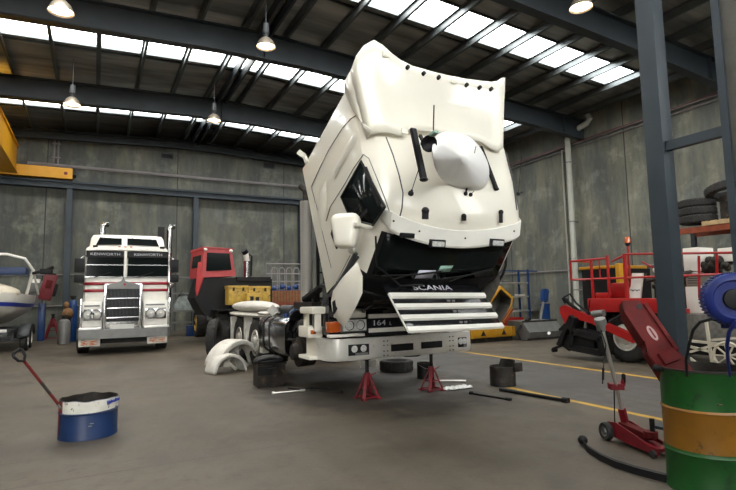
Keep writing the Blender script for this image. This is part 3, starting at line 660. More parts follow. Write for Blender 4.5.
# --- entry steps
mb = MB('cream')
mb.b2((2.74, 6.85, 1.20), (3.05, 7.35, 1.30), bev=.03); mb.b2((2.72, 6.95, .86), (2.95, 7.35, 1.02), bev=.02); mb.b2((2.72, 6.9, .55), (3.0, 7.35, .60), bev=.015); mb.b2((2.84, 6.95, .58), (2.92, 7.32, .88)); mb.b2((2.80, 6.92, 1.0), (2.86, 6.98, 1.22)); mb.b2((2.80, 7.25, 1.0), (2.86, 7.33, 1.22))
mb.b2((2.80, 6.88, .95), (2.9, 6.98, 1.28), bev=.01); S_ = mb.build('entry_step', T)
mb = MB('orange'); mb.b2((2.76, 6.935, .91), (2.84, 6.96, .97), bev=.01); mb.build('side_marker', S_)
# --- chassis
mb = MB('dirty')
for x in (3.70, 4.48): mb.b2((x-.04, 6.9, .78), (x+.04, 14.2, 1.04)); 
for y in (7.2, 9.2, 10.4, 12.0, 13.8): mb.b2((3.7, y, .82), (4.48, y+.12, .98))
CH = mb.build('chassis_frame', T)
mb = MB('dirty'); mb.cyl((3.0, 8.0, .56), (5.2, 8.0, .56), .07); mb.b2((3.4, 7.2, .62), (3.55, 8.9, .72)); mb.b2((4.6, 7.2, .62), (4.75, 8.9, .72))
mb.lathe([(.12, -.15), (.23, -.15), (.24, .1), (.15, .12), (.12, .2), (0, .2)], (3.05, 8.0, .56), (-1, 0, 0)); mb.lathe([(.12, -.15), (.23, -.15), (.24, .1), (.15, .12), (.12, .2), (0, .2)], (5.15, 8.0, .56), (1, 0, 0))
mb.build('front_axle', T)
mb = MB('black')   # engine and wheel arch in the dark behind the step
mb.b2((3.65, 7.0, .75), (4.5, 8.9, 1.45), bev=.08); mb.b2((3.75, 7.2, 1.45), (4.4, 8.6, 1.75), bev=.1)
mb.cyl((3.72, 7.3, 1.2), (3.5, 7.3, 1.2), .18); mb.tube([(3.6, 7.5, 1.5), (3.3, 7.8, 1.6), (3.2, 8.3, 1.4)], .07)
mb.build('engine', T)
mb = MB('black')
mb.grid([[(x, 8.0+.62*math.cos(a), .62+.62*math.sin(a)) for x in (2.95, 3.4)] for a in [PI*k/10 for k in range(11)]]); mb.build('wheel_arch', T, solid=.02)
for i in range(9):
    pass
mb = MB('dirty')
random.seed(3)
for i in range(26):
    c_ = V((2.95+random.random()*.55, 7.4+random.random()*.9, .62+random.random()*.7)); mb.tube([c_, c_+V((random.uniform(-.2, .2), random.uniform(-.3, .3), random.uniform(-.25, .25))), c_+V((random.uniform(-.2, .2), random.uniform(-.3, .3), random.uniform(-.3, .2)))], random.uniform(.012, .035), 6)
mb.b2((3.0, 7.5, 1.25), (3.6, 8.3, 1.36)); mb.cyl((3.02, 7.6, .98), (3.02, 7.9, .98), .12)
mb.build('undercab_pipework', T)
# exhaust stack with perforated shield, frame beside it
mb = MB('perfor'); mb.lathe([(.105, 1.22), (.105, 3.12), (.085, 3.12)], (3.25, 8.35, 0), n=24); EX = mb.build('exhaust_stack', T)
mb = MB('dirty'); mb.tube([(3.25, 8.35, .95), (3.25, 8.35, 3.3), (3.22, 8.5, 3.42)], .06, 14); mb.build('exhaust_pipe', EX)
mb = MB('black')
for x, y in ((3.40, 8.2), (3.52, 8.2)): mb.bar((x, y, .9), (x, y, 3.0), .045)
for z in [1.2+.22*i for i in range(9)]: mb.bar((3.40, 8.2, z), (3.52, 8.2, z), .03)
mb.b2((3.15, 8.0, 1.05), (3.75, 8.6, 1.18)); mb.build('rear_ladder_frame', T)
# fuel tank
def dsec(w, h, r, n_=5):
    P = []
    for cx_, cy_, a0 in ((w/2-r, h/2-r, 0), (-w/2+r, h/2-r, 90), (-w/2+r, -h/2+r, 180), (w/2-r, -h/2+r, 270)):
        for i in range(n_+1): a = math.radians(a0+90*i/n_); P.append((cx_+r*math.cos(a), cy_+r*math.sin(a)))
    return P
mb = MB('tank'); rg = []
for y, s_ in ((8.42, .90), (8.40, .97), (8.43, 1), (9.95, 1), (9.98, .97), (9.96, .9)): rg.append([(3.20+p[0]*s_, y, .76+p[1]*s_) for p in dsec(.68, .66, .17)])
mb.loft(rg); TK = mb.build('fuel_tank', T, smooth=50)
for y in (9.25, 9.62):
    mb = MB('black'); mb.loft([[(3.20+p[0]*1.02, yy, .76+p[1]*1.02) for p in dsec(.68, .66, .17)] for yy in (y-.035, y+.035)]); mb.build('tank_strap', TK)
mb = MB('black'); mb.b2((3.02, 8.33, .74), (3.5, 8.40, .84)); mb.prism([(3.12, .60), (3.24, .72), (3.24, .88), (3.12, .98), (3.05, .82), (3.05, .76)], lambda a, b_, c: (a, c, b_), 8.34, 8.395); mb.b2((3.42, 8.3, .5), (3.54, 8.4, 1.02)); mb.build('tank_bracket', TK)
mb = MB('blue'); mb.cyl((3.1, 9.0, 1.09), (3.1, 9.0, 1.15), .05); mb.build('filler_cap', TK)
# catwalk clutter above the chassis
mb = MB('darkgrey'); mb.b2((3.3, 8.9, 1.08), (4.7, 9.9, 1.12)); mb.cyl((3.5, 8.95, 1.22), (3.9, 8.95, 1.22), .09); mb.cyl((3.45, 9.5, 1.2), (3.45, 10.2, 1.2), .09)
for i in range(8): c_ = V((3.2+random.random()*.7, 8.7+random.random()*1.2, 1.14)); mb.tube([c_, c_+V((.2, .1, .15)), c_+V((.4, -.1, .05))], .02, 6)
mb.build('air_tank', T)
mb = MB('blue'); mb.tube([(3.15, 8.9, 1.16), (3.3, 8.8, 1.30), (3.5, 8.9, 1.2), (3.6, 9.2, 1.28)], .022); mb.build('air_line', T)
mb = MB('dirtywhite'); mb.box((3.02, 9.55, 1.2), (.16, .02, .16), (0, PI/4, 0)); mb.build('warning_plate', T)
# rear axles
for y in (10.75, 12.1):
    wheel(T, (3.15, y, .50), (-1, 0, 0), .50, .30, dish=.02); wheel(T, (5.03, y, .50), (1, 0, 0), .50, .30, dish=.05)
    wheel(T, (3.50, y, .50), (-1, 0, 0), .50, .28, dish=.05, holes=0); wheel(T, (4.68, y, .50), (1, 0, 0), .50, .28, dish=.05, holes=0)
    mb = MB('dirty'); mb.cyl((3.2, y, .5), (5.0, y, .5), .09); mb.ball((4.09, y, .5), .22, 8); mb.build('rear_axle', T)
def guard(y0, y1, z0, z1, x0=2.88, x1=3.02, nm='mudguard'):
    mb = MB('dirtywhite'); mb.b2((x0, y0, z0), (x1, y1, z1), bev=.03); return mb.build(nm, T)
guard(10.0, 10.2, .35, 1.05, 2.95, 3.1); guard(11.32, 11.52, .40, 1.06, 2.97, 3.12); guard(12.66, 12.8, .45, 1.0, 2.97, 3.12)
mb = MB('dirtywhite')
mb.M = Matrix.Translation((3.2, 10.6, 1.10)); mb.ball((0, 1.1, -.02), (.34, 1.6, .07), 10); mb.ball((.03, 1.0, .15), (.34, 1.55, .13), 12); mb.ball((.0, -.2, .03), (.22, .35, .05), 10)
mb.build('mudguard_top', T, smooth=70)

# ================================================================== WHITE STRIPED TRUCK (left)
KX, KY = .74, 15.6
KT = thing('truck', 'white cab-over truck with dark red stripes and a black grille, parked against the back wall', 'truck', (KX, KY, 0), local=True, rot=math.radians(-3))
def kz(py): return aty(124, py, KY).z
def kx(px): return aty(px, 290, KY).x-KX
def kb(px0, px1, py0, py1, y0, y1, m_, nm, par=KT, bev=.012):
    mb = MB(m_); mb.b2((kx(px0), y0, kz(py1)), (kx(px1), y1, kz(py0)), bev=bev); return mb.build(nm, par)
xl, xr = kx(82), kx(169); yc = .25
mb = MB('white')
pf = [(xl+.05, yc+.06), (xl, yc+.2), (xl, yc+2.3), (xr, yc+2.3), (xr, yc+.2), (xr-.05, yc+.06), (xr-.25, yc), (xl+.25, yc)]
mb.loft([[(p[0]*s_, p[1]+dy, z) for p in pf] for z, s_, dy in ((kz(330), 1, 0), (kz(277), 1, .02), (kz(251), .985, .06), (kz(249), .97, .08))]); KC = mb.build('cab', KT)
mb = MB('white'); rg = []
for z, s_, dy, y1 in ((kz(249.5), 1.0, 0, 2.3), (kz(247), .98, .02, 2.3), (kz(244), .93, .35, 2.3), (kz(235), .90, .45, 2.3), (kz(232), .86, .55, 2.2)):
    rg.append([((xl+.03)*s_, yc+dy+.18, z), ((xl)*s_, yc+dy+.4, z), (xl*s_, yc+y1, z), (xr*s_, yc+y1, z), (xr*s_, yc+dy+.4, z), ((xr-.03)*s_, yc+dy+.18, z), ((xr-.3)*s_, yc+dy, z), (0, yc+dy-.02, z), ((xl+.3)*s_, yc+dy, z)])
mb.loft(rg); KR = mb.build('raised_roof', KT, smooth=30)
for a, b_ in ((93, 121), (126, 160)):
    mb = MB('gloss'); q = [(kx(a), kz(244)), (kx(b_-1), kz(243)), (kx(b_-1), kz(236)), (kx(a+4), kz(235.5))]
    if a > 100: q = [(kx(a), kz(243)), (kx(b_-1), kz(244)), (kx(b_-4), kz(236)), (kx(a), kz(235.5))]
    mb.prism(q, lambda p, r_, c: (p, c+(r_-kz(244))*.42, r_), yc+.31, yc+.36); f = mb.build('upper_window', KR)
    mb = MB('chrome'); mb.tube([(p[0], yc+.31+(p[1]-kz(244))*.42, p[1]) for p in q], .012, 6, closed=True); mb.build('window_trim', f)
for px in (118, 124, 130): mb = MB('orange'); mb.ball((kx(px), yc+.12, kz(246)), (.04, .05, .03), 6); mb.build('roof_lamp', KR)
for px in (93, 162): mb = MB('black'); mb.b2((kx(px-2.5), yc+.1, kz(247)), (kx(px+2.5), yc+.22, kz(245.5)+.03), bev=.01); mb.build('roof_lamp', KR)
for px in (95.5, 164):
    mb = MB('chrome'); x = (kx(px)+KX)*1.17-KX; zs_ = lambda q: 1.45+(kz(q)-1.45)*1.19; mb.tube([(x, 2.75, .9), (x, 2.75, zs_(228)), (x+.03, 2.8, zs_(226)), (x+.12, 2.9, zs_(225.5))], .09, 14); mb.build('exhaust_stack', KT)
mb = MB('black'); mb.b2(((kx(152)+KX)*1.17-KX, 2.6, kz(246)), ((kx(158.5)+KX)*1.17-KX, 2.9, zs_(227))); mb.build('air_intake', KT)
# windscreen halves with lettering
for a, b_, nm in ((84.5, 123, 0), (126.5, 168, 1)):
    mb = MB('gloss'); mb.prism([(kx(a), kz(276)), (kx(b_), kz(276)), (kx(b_), kz(252)), (kx(a)+.03, kz(252))], lambda p, r_, c: (p, c-(r_-kz(277))*.02, r_), yc-.02, yc+.08); f = mb.build('windscreen', KC)
    mb = MB('black'); mb.b2((kx(a), yc-.06, kz(257)), (kx(b_), yc+.04, kz(250.5))); vz = mb.build('windscreen_visor', KC)
    text('KENWORTH', .10, frame3(((kx(a)+kx(b_))/2, yc-.07, kz(254)), (1, 0, 0), (0, 0, 1)), 'purple', vz, sx=1.3)
    mb = MB('chrome'); mb.b2((kx(a)-.01, yc-.03, kz(265)), (kx(b_), yc-.015, kz(264)-.0)); mb.b2((kx(a)-.02, yc-.03, kz(277)), (kx(b_), yc+.0, kz(276))); mb.build('windscreen_bar', KC)
    mb = MB('black'); c_ = kx((a+b_)/2); mb.tube([(c_-.25, yc-.05, kz(277)), (c_+.15, yc-.06, kz(272))], .014, 5); mb.build('wiper', KC)
mb = MB('white'); mb.b2((-.035, yc-.05, kz(277)), (.035, yc+.02, kz(250))); mb.build('centre_pillar', KC)
for py0, py1 in ((281.8, 284.6), (288.8, 291.6)):
    mb = MB('stripe'); mb.loft([[(p[0]*s_*1.004, p[1]-.006, z) for p in (pf[1], pf[0], pf[7], pf[6], pf[5], pf[4])] for z, s_ in ((kz(py1), 1), (kz(py0), 1))], cap=False, wrap=False); mb.build('red_stripe', KC, solid=.004)
# bonnet-less grille
kb(104, 142, 283, 329, .02, .3, 'chrome', 'grille_surround', bev=.02)
gr = kb(107, 139.5, 288.5, 325.5, -.0, .06, 'black', 'grille')
for i in range(16): pass
mb = MB('darkgrey')
for i in range(24): x = kx(107.5)+(kx(139)-kx(107.5))*i/23; mb.b2((x-.005, -.012, kz(325)), (x+.005, .0, kz(289)))
g2 = mb.build('grille_mesh', gr); g2['kind'] = 'stuff'
for py in (298.5, 308, 317.5): mb = MB('chrome'); mb.b2((kx(107), -.035, kz(py+.7)), (kx(139.5), .0, kz(py-.7)), bev=.006); mb.build('grille_bar', gr)
for px in (105.5, 141): mb = MB('chrome'); mb.b2((kx(px-1.3), -.05, kz(330)), (kx(px+1.3), .02, kz(284)), bev=.01); mb.build('grille_post', gr)
mb = MB('grey'); mb.prism([(kx(104), kz(286.5)), (kx(108), kz(284.5)), (kx(121), kz(281.5)), (kx(123), kz(277)), (kx(125), kz(281.5)), (kx(138), kz(284.5)), (kx(143), kz(286)), (kx(143), kz(289)), (kx(104), kz(289))], lambda p, r_, c: (p, c, r_), -.03, .26, bev=.01); mb.build('grille_crown', KT)
mb = MB('stripe'); mb.cyl((0, -.045, kz(284.5)), (0, -.03, kz(284.5)), .035, n=16); mb.build('round_badge', KT)
for a, b_ in ((82.5, 103), (144, 168)):
    hp = kb(a, b_, 301, 328, .06, .3, 'white', 'headlight_panel', bev=.02)
    mb = MB('chrome'); mb.b2((kx(a+1.5), .035, kz(319.5)), (kx(b_-1.5), .08, kz(308.5)), bev=.02); hb = mb.build('headlight_box', KT)
    for q in (.30, .70):
        x = kx(a)+(kx(b_)-kx(a))*q
        mb = MB('chrome'); mb.lathe([(.14, .0), (.15, -.03), (.13, -.035), (.10, .0)], (x, .03, kz(314)), (0, 1, 0), 24); mb.lathe([(0, -.03), (.06, -.025), (.105, 0)], (x, .03, kz(314)), (0, 1, 0), 20, m='lens'); mb.ball((x, .0, kz(314)), .035, 6, m='white'); mb.build('headlight', hb)
    mb = MB('grey'); mb.b2((kx(a+2), .05, kz(306)), (kx(b_-3), .06, kz(304.5))); mb.build('side_trim', hp)
for px in (81, 170): mb = MB('chrome'); mb.b2((kx(px-1), .1, kz(330)), (kx(px+1), .2, kz(298)), bev=.01); mb.build('grab_rail', KT)
mb = MB('grey'); mb.loft([[(kx(77.5), .35, z), (kx(77.5), .08, z), (kx(80), -.05, z), (kx(100), -.1, z), (kx(147), -.1, z), (kx(168), -.05, z), (kx(171), .08, z), (kx(171), .35, z)] for z in (kz(337.5), kz(328.5))]); KB = mb.build('bumper', KT)
kb(80, 103, 326.5, 329, -.02, .2, 'alu', 'bumper_step'); kb(145, 169, 326.5, 329, -.02, .2, 'alu', 'bumper_step')
kb(111, 135, 324, 328.5, -.06, -.02, 'plate', 'number_plate', bev=.0)
kb(105, 142, 321, 327, .0, .05, 'alu', 'lower_grille')
for a, b_ in ((80, 102), (148, 168)):
    mf = kb(a, b_, 337.5, 345, .0, .06, 'dirtywhite', 'marker_board', bev=.02); mb = MB('hazard'); mb.b2((kx(a+2.5), -.012, kz(343.5)), (kx(b_-2.5), .0, kz(339))); mb.build('striped_sticker', mf)
mb = MB('black'); mb.b2((kx(86), .3, kz(347)+.1), (kx(163), 2.2, kz(330))); mb.build('underbody', KT)
for x in (-1.02, 1.02): wheel(KT, (x, 1.1, .5), (math.copysign(1, x), 0, 0), .5, .30); wheel(KT, (x*.9, 5.2, .5), (math.copysign(1, x), 0, 0), .5, .5); wheel(KT, (x*.9, 6.5, .5), (math.copysign(1, x), 0, 0), .5, .5)
mb = MB('darkgrey')
for x in (-.4, .4): mb.b2((x-.05, .5, .75), (x+.05, 7.2, 1.0))
mb.cyl((-.9, 1.1, .5), (.9, 1.1, .5), .07); mb.cyl((-.9, 5.2, .5), (.9, 5.2, .5), .08); mb.cyl((-.9, 6.5, .5), (.9, 6.5, .5), .08); mb.build('chassis_frame', KT)
for sg, px in ((-1, 77.5), (1, 174.5)):
    mb = MB('black'); x = kx(px); mb.b2((x-.12, .25, kz(272)), (x+.12, .42, kz(258)), bev=.03); mb.b2((x-.12, .25, kz(282)), (x+.12, .42, kz(274)), bev=.03); m_ = mb.build('mirror', KT)
    mb = MB('chrome'); mb.tube([(x-sg*.02, .36, kz(258)), (x-sg*.1, .4, kz(255)), (x-sg*.35, .5, kz(255))], .018, 6); mb.tube([(x, .36, kz(283)), (x-sg*.3, .5, kz(284))], .018, 6); mb.build('mirror_arm', m_)
mb = MB('chrome'); mb.ball((kx(171.5), .5, kz(285)), (.11, .12, .09), 8); mb.build('spot_mirror', KT)

# ================================================================== RED CRANE TRUCK
RY = 17.0
def rb(px0, px1, py0, py1, y0, y1, m_, nm, par, bev=.02): a = aty(px0, py1, y0); b_ = aty(px1, py0, y0); mb = MB(m_); mb.b2((a.x, y0, a.z), (b_.x, y1, b_.z), bev=bev); return mb.build(nm, par)
RT = thing('crane_truck', 'faded red half-cab crane truck parked at the back wall behind the white mudguards', 'truck', (4.1, 18, 0))
g = lambda px, py, Y=RY: aty(px, py, Y)
mb = MB('redtruck')
fr = [g(202, 277.5), g(235.5, 276), g(232, 252), g(231, 249), g(204, 248)]; dv = V((-.15, 1.5, 0))
mb.loft([[p for p in fr], [p+dv for p in fr]]); RC = mb.build('cab', RT, smooth=20)
mb = MB('gloss'); q = [g(206, 271, RY-.02), g(231.5, 270, RY-.02), g(229.5, 253.5, RY-.02), g(207, 252.5, RY-.02)]; mb.loft([q, [p+V((0, -.015, 0)) for p in q]]); mb.build('windscreen', RC)
mb = MB('gloss'); o_ = V((-.02, .25, 0)); q = [fr[0]+o_+V((0, 0, .35)), fr[0]+o_+V((-.1, 1.0, .35)), fr[4]+o_+V((-.1, 1.0, -.15)), fr[4]+o_+V((0, 0, -.15))]; mb.loft([q, [p+V((-.01, 0, 0)) for p in q]]); mb.build('side_window', RC)
mb = MB('redtruck'); mb.loft([[g(203, 249), g(233, 250.5), g(233, 248.5), g(204, 246.5)], [p+V((-.15, 1.6, 0)) for p in (g(203, 249), g(233, 250.5), g(233, 248.5), g(204, 246.5))]]); mb.build('cab_roof', RC)
for px, py in ((205.5, 249.5), (231, 251)): mb = MB('white'); mb.ball(g(px, py, RY-.08), (.06, .05, .05), 8); mb.build('work_lamp', RC)
mb = MB('black'); q = [g(201, 310, 17.1), g(206, 316, 17.1), g(238, 310, 17.1), g(272, 306, 17.1), g(272, 279, 17.1), g(202, 277, 17.1), g(195, 298, 17.1)]; mb.loft([q, [p+V((.05, 1.9, 0)) for p in q]]); mb.build('body', RT)
mb = MB('redtruck'); q = [g(203, 277, 17.0), g(196.5, 296, 17.0), g(195.5, 290, 17.2), g(198, 262, 17.3), g(203, 262, 17.2)]; mb.loft([q, [p+V((.04, .03, 0)) for p in q]]); mb.build('side_skirt', RT)
mb = MB('black'); mb.b2((g(237, 280).x, 17.0, g(237, 281).z), (g(271, 280).x, 18.8, g(237, 277).z)); mb.build('deck', RT)
for x, y in ((3.58, 17.0), (3.98, 17.0), (4.8, 17.0), (3.58, 20.6), (4.8, 20.6)): wheel(RT, (x+.05, y, .52), (-1, 0, 0), .54, .36, rim='ochre', dish=.1)
mb = MB('dirty'); mb.cyl((3.4, 17, .54), (4.9, 17, .54), .09); mb.cyl((3.4, 20.6, .54), (4.9, 20.6, .54), .09); mb.b2((4.1, 17.2, .7), (4.9, 21.4, 1.1)); mb.build('axle', RT)
mb = MB('chrome'); a = g(247, 279, 17.6); mb.cyl(a, a+V((0, 0, .62)), .12); mb.cyl(a+V((0, 0, .6)), a+V((-.05, 0, .92)), .09, m='dirtywhite'); ex = mb.build('exhaust', RT)
mb = MB('black'); mb.cyl(a+V((-.05, 0, .9)), a+V((-.13, -.05, 1.0)), .11); mb.tube([a+V((.15, 0, .1)), a+V((.17, 0, .8)), a+V((-.02, 0, .9))], .03); mb.build('rain_cap', ex)
# yellow tool boxes
def tbox(px0, px1, py0, py1, Y, label, hh=.5):
    a = aty(px0, py1, Y); b_ = aty(px1, py0, Y); t = thing('toolbox', label, 'toolbox', ((a.x+b_.x)/2, Y+.25, a.z), group='yellow tool boxes on the red truck')
    mb = MB('ochre'); mb.b2((a.x, Y, a.z), (b_.x, Y+hh, b_.z-.09), bev=.02); mb.build('body', t)
    mb = MB('ochre'); mb.b2((a.x-.02, Y-.02, b_.z-.10), (b_.x+.02, Y+hh+.02, b_.z), bev=.02); mb.build('lid', t)
    mb = MB('dirty'); 
    for q in (.25, .75): x = a.x+(b_.x-a.x)*q; mb.b2((x-.03, Y-.035, b_.z-.17), (x+.03, Y-.0, b_.z-.06))
    mb.build('catch', t)['kind'] = 'stuff'
tbox(228.5, 248, 285.5, 305, 16.45, 'worn yellow steel toolbox under the red cab, the left of the pair')
tbox(248.5, 270.5, 286, 304.5, 16.4, 'worn yellow steel toolbox beside the orange planked trailer')
a = aty(247, 309, 16.1); b_ = aty(262, 293, 16.1); mb = MB('ochre'); mb.b2((a.x, 16.1, a.z), (b_.x, 16.36, b_.z), bev=.03)
mb.b2((a.x+.1, 16.07, a.z+.12), (a.x+.2, 16.1, b_.z-.1), m='dirty'); mb.b2((b_.x-.2, 16.07, a.z+.1), (b_.x-.1, 16.1, b_.z-.12), m='dirty'); tag(mb.build('battery_box'), 'bright yellow box hanging in front of the two yellow toolboxes', 'box')
mb = MB('black'); mb.b2((a.x-.9, 16.1, a.z-.04), (b_.x+.4, 17.2, a.z+.0)); mb.build('box_shelf', RT)
# planked trailer with mesh frame
TR = thing('trailer', 'flat trailer with brown planked side and open steel mesh frame behind the fuel tank', 'trailer', (5.9, 17.9, 0))
a = aty(271, 303, 17.2); b_ = aty(300, 303, 17.2); x0, x1, z0 = a.x, b_.x+.35, a.z
mb = MB('rust'); mb.b2((x0-.1, 17.15, z0-.06), (x1, 17.2, z0+.02)); mb.b2((x0, 17.2, z0-.12), (x1, 19.4, z0-.0)); mb.build('bed', TR)
mb = MB('wood'); mb.b2((x0, 17.17, z0+.03), (x1, 17.21, z0+.42))
for i in range(14): x = x0+(x1-x0)*i/13; mb.b2((x-.012, 17.15, z0+.03), (x+.012, 17.17, z0+.42), m='rust')
mb.build('sideboard', TR)
for nm, xx in (('front', x0-.15), ('rear', x1)):
    mb = MB('grey'); mb.tube([(xx, 17.3, z0-.1), (xx, 17.3, z0+1.42)], .02, 6); mb.build('post', TR)
mb = MB('conduit'); ztop = z0+1.36
for z in (ztop, ztop-.35, ztop-.62): mb.tube([(x0-.15, 17.3, z), (x1, 17.3, z)], .024, 6)
for i in range(5):
    x = x0+.05+i*.27; mb.tube([(x, 17.3, z0+.42), (x, 17.3, ztop-.22), (x+.05, 17.3, ztop-.14), (x+.15, 17.3, ztop-.14), (x+.20, 17.3, ztop-.22), (x+.20, 17.3, z0+.42)], .02, 6)
mb.build('mesh_frame', TR)
for x in (x0+.2, x1-.2): wheel(TR, (x, 18.6, .35), (1, 0, 0), .35, .2)
mb = MB('dirty'); mb.cyl((x0+.2, 18.6, .35), (x1-.2, 18.6, .35), .04); mb.b2((x0+.3, 18.55, .35), (x0+.4, 18.65, z0)); mb.b2((x1-.4, 18.55, .35), (x1-.3, 18.65, z0)); mb.build('axle', TR)
mb = MB('blue')
for i in range(6): mb.ball((x0+.12+i*.19, 17.42+.05*(i % 2), z0+.50+.03*(i % 3)), (.15, .16, .10), 6)
mb.b2((x0+.02, 17.24, z0+.01), (x1-.1, 17.7, z0+.44)); tag(mb.build('tarpaulin'), 'crumpled blue tarpaulin lying in the planked trailer', 'tarpaulin')

# ================================================================== LEFT BACK CORNER: BOAT AND CLUTTER
class MBX(MB):
    def __init__(s, *m): MB.__init__(s, *m); s.M = Matrix.Translation((.55, 0, 0))
BT = thing('boat', 'white speedboat with navy stripe and wakeboard tower at the left edge', 'boat', (-2.95, 20.5, .6))
def hull(y, w, zb, zt):   # half ring list across the beam
    return [(-3.55-w, y, zt), (-3.55-w*.98, y, zt-.2), (-3.55-w*.85, y, zt-.55), (-3.55-w*.3, y, zb+.06), (-3.55, y, zb), (-3.55+w*.3, y, zb+.06), (-3.55+w*.85, y, zt-.55), (-3.55+w*.98, y, zt-.2), (-3.55+w, y, zt)]
secs = [hull(17.2, .12, 1.35, 1.75), hull(17.5, .5, 1.1, 1.75), hull(18.2, .95, .85, 1.72), hull(19.2, 1.15, .72, 1.68), hull(20.6, 1.2, .68, 1.66), hull(22.1, 1.15, .68, 1.66)]
mb = MBX('white'); mb.loft(secs, cap=True, wrap=True); HB = mb.build('hull', BT, smooth=60)
mb = MBX('inkblue')
for s_ in (1,): 
    A_ = [V(r_[7])+V((.012, -.01, -.08)) for r_ in secs]; B_ = [V(r_[7]).lerp(V(r_[6]), .55)+V((.02, -.02, 0)) for r_ in secs]; mb.grid([A_, B_])
    A_ = [V(r_[1])+V((-.012, -.01, -.08)) for r_ in secs]; B_ = [V(r_[1]).lerp(V(r_[2]), .55)+V((-.02, -.02, 0)) for r_ in secs]; mb.grid([A_, B_])
mb.build('navy_stripe', HB)
mb = MBX('cloth'); mb.ball((-3.6, 19.3, 1.7), (1.0, 1.3, .38), 10); mb.ball((-3.0, 18.6, 1.72), (.5, .6, .22), 8); mb.build('boat_cover', BT, smooth=70)
mb = MBX('white')
tw = [(-2.45, 19.6, 1.68), (-2.28, 19.4, 2.45), (-2.5, 19.2, 2.8), (-2.95, 19.1, 2.92), (-4.1, 19.1, 2.92), (-4.6, 19.2, 2.8), (-4.75, 19.4, 2.4), (-4.6, 19.6, 1.68)]
mb.tube(tw, .045, 8); mb.tube([(-2.28, 19.4, 2.45), (-2.2, 20.4, 1.7)], .035, 8); mb.build('tower', BT)
mb = MBX('drumblue'); mb.b2((-4.3, 18.9, 2.28), (-2.42, 19.9, 2.52), bev=.05); mb.build('bimini', BT)
mb = MBX('black'); mb.tube([(-2.3, 19.4, 2.35), (-2.0, 19.35, 2.42), (-1.72, 19.3, 2.55)], .05, 8); mb.b2((-2.1, 19.28, 2.32), (-1.75, 19.42, 2.5), bev=.03); mb.build('board_rack', BT)
BR = thing('boat_trailer', 'dark boat trailer with tandem wheels carrying the speedboat', 'trailer', (-2.95, 20, 0))
mb = MBX('darkgrey')
for x in (-4.4, -2.7): mb.b2((x-.05, 17.4, .5), (x+.05, 22.2, .62))
for y in (18, 19.8, 21.5): mb.b2((-4.4, y, .52), (-2.7, y+.08, .62)); mb.b2((-3.6, y, .6), (-3.5, y+.08, .70))
mb.build('frame', BR)
for y in (18.6, 19.6): 
    for x in (-2.35, -4.75): wheel(BR, (x+.55, y, .33), (math.copysign(1, x+3.5), 0, 0), .33, .2, rim='dirtywhite')
mb = MBX('darkgrey'); mb.grid([[(x, 19.1+.95*math.cos(a), .42+.36*math.sin(a)) for x in (-2.5, -2.2)] for a in [PI*k/10 for k in range(11)]]); mb.build('trailer_guard', BR, solid=.02)
mb = MBX('darkgrey'); 
for y in (18.6, 19.6): mb.cyl((-4.7, y, .33), (-2.4, y, .33), .04)
mb.b2((-2.62, 18.5, .3), (-2.7, 19.7, .55)); mb.build('axle', BR)
mb = MBX('lens'); mb.b2((-2.85, 17.35, .62), (-2.65, 17.4, .7), bev=.01); mb.build('marker_lamp', BR)
# grey machine with red head on a blue stand
MA = thing('drill_press', 'grey workshop machine with a red head on a blue stand beside the speedboat', 'machine', (-1.75, 23, 0))
c_ = lambda px, py, Y=22.6: aty(px, py, Y)
mb = MB('blue'); a, b_ = c_(37, 336), c_(45, 303); mb.b2((a.x, 22.6, 0), (b_.x, 23.2, b_.z), bev=.02); mb.build('stand', MA)
mb = MB('grey'); a, b_ = c_(26, 292), c_(46, 281); mb.b2((a.x, 22.6, a.z), (b_.x, 23.0, b_.z), bev=.04); mb.b2((b_.x-.5, 22.7, c_(40, 304).z), (b_.x-.1, 23.0, a.z)); mb.build('arm', MA)
mb = MB('white'); a, b_ = c_(31, 283), c_(40, 279); mb.b2((a.x, 22.5, a.z), (b_.x, 22.9, b_.z)); mb.build('cover', MA)
mb = MB('crimson'); mb.M = Matrix.Translation(c_(48, 287, 22.4)) @ Euler((0, .22, 0)).to_matrix().to_4x4(); mb.box((0, 0, 0), (.42, .3, .98), bev=.04); mb.box((.02, -.16, .1), (.2, .03, .3), m='maroon'); mb.box((-.04, -.05, .5), (.36, .25, .06), m='black'); mb.build('head', MA)
mb = MB('black'); mb.M = Matrix.Translation(c_(54, 290, 22.45)) @ Euler((0, .22, 0)).to_matrix().to_4x4(); mb.box((0, 0, 0), (.2, .3, .5), bev=.08); mb.build('motor', MA)
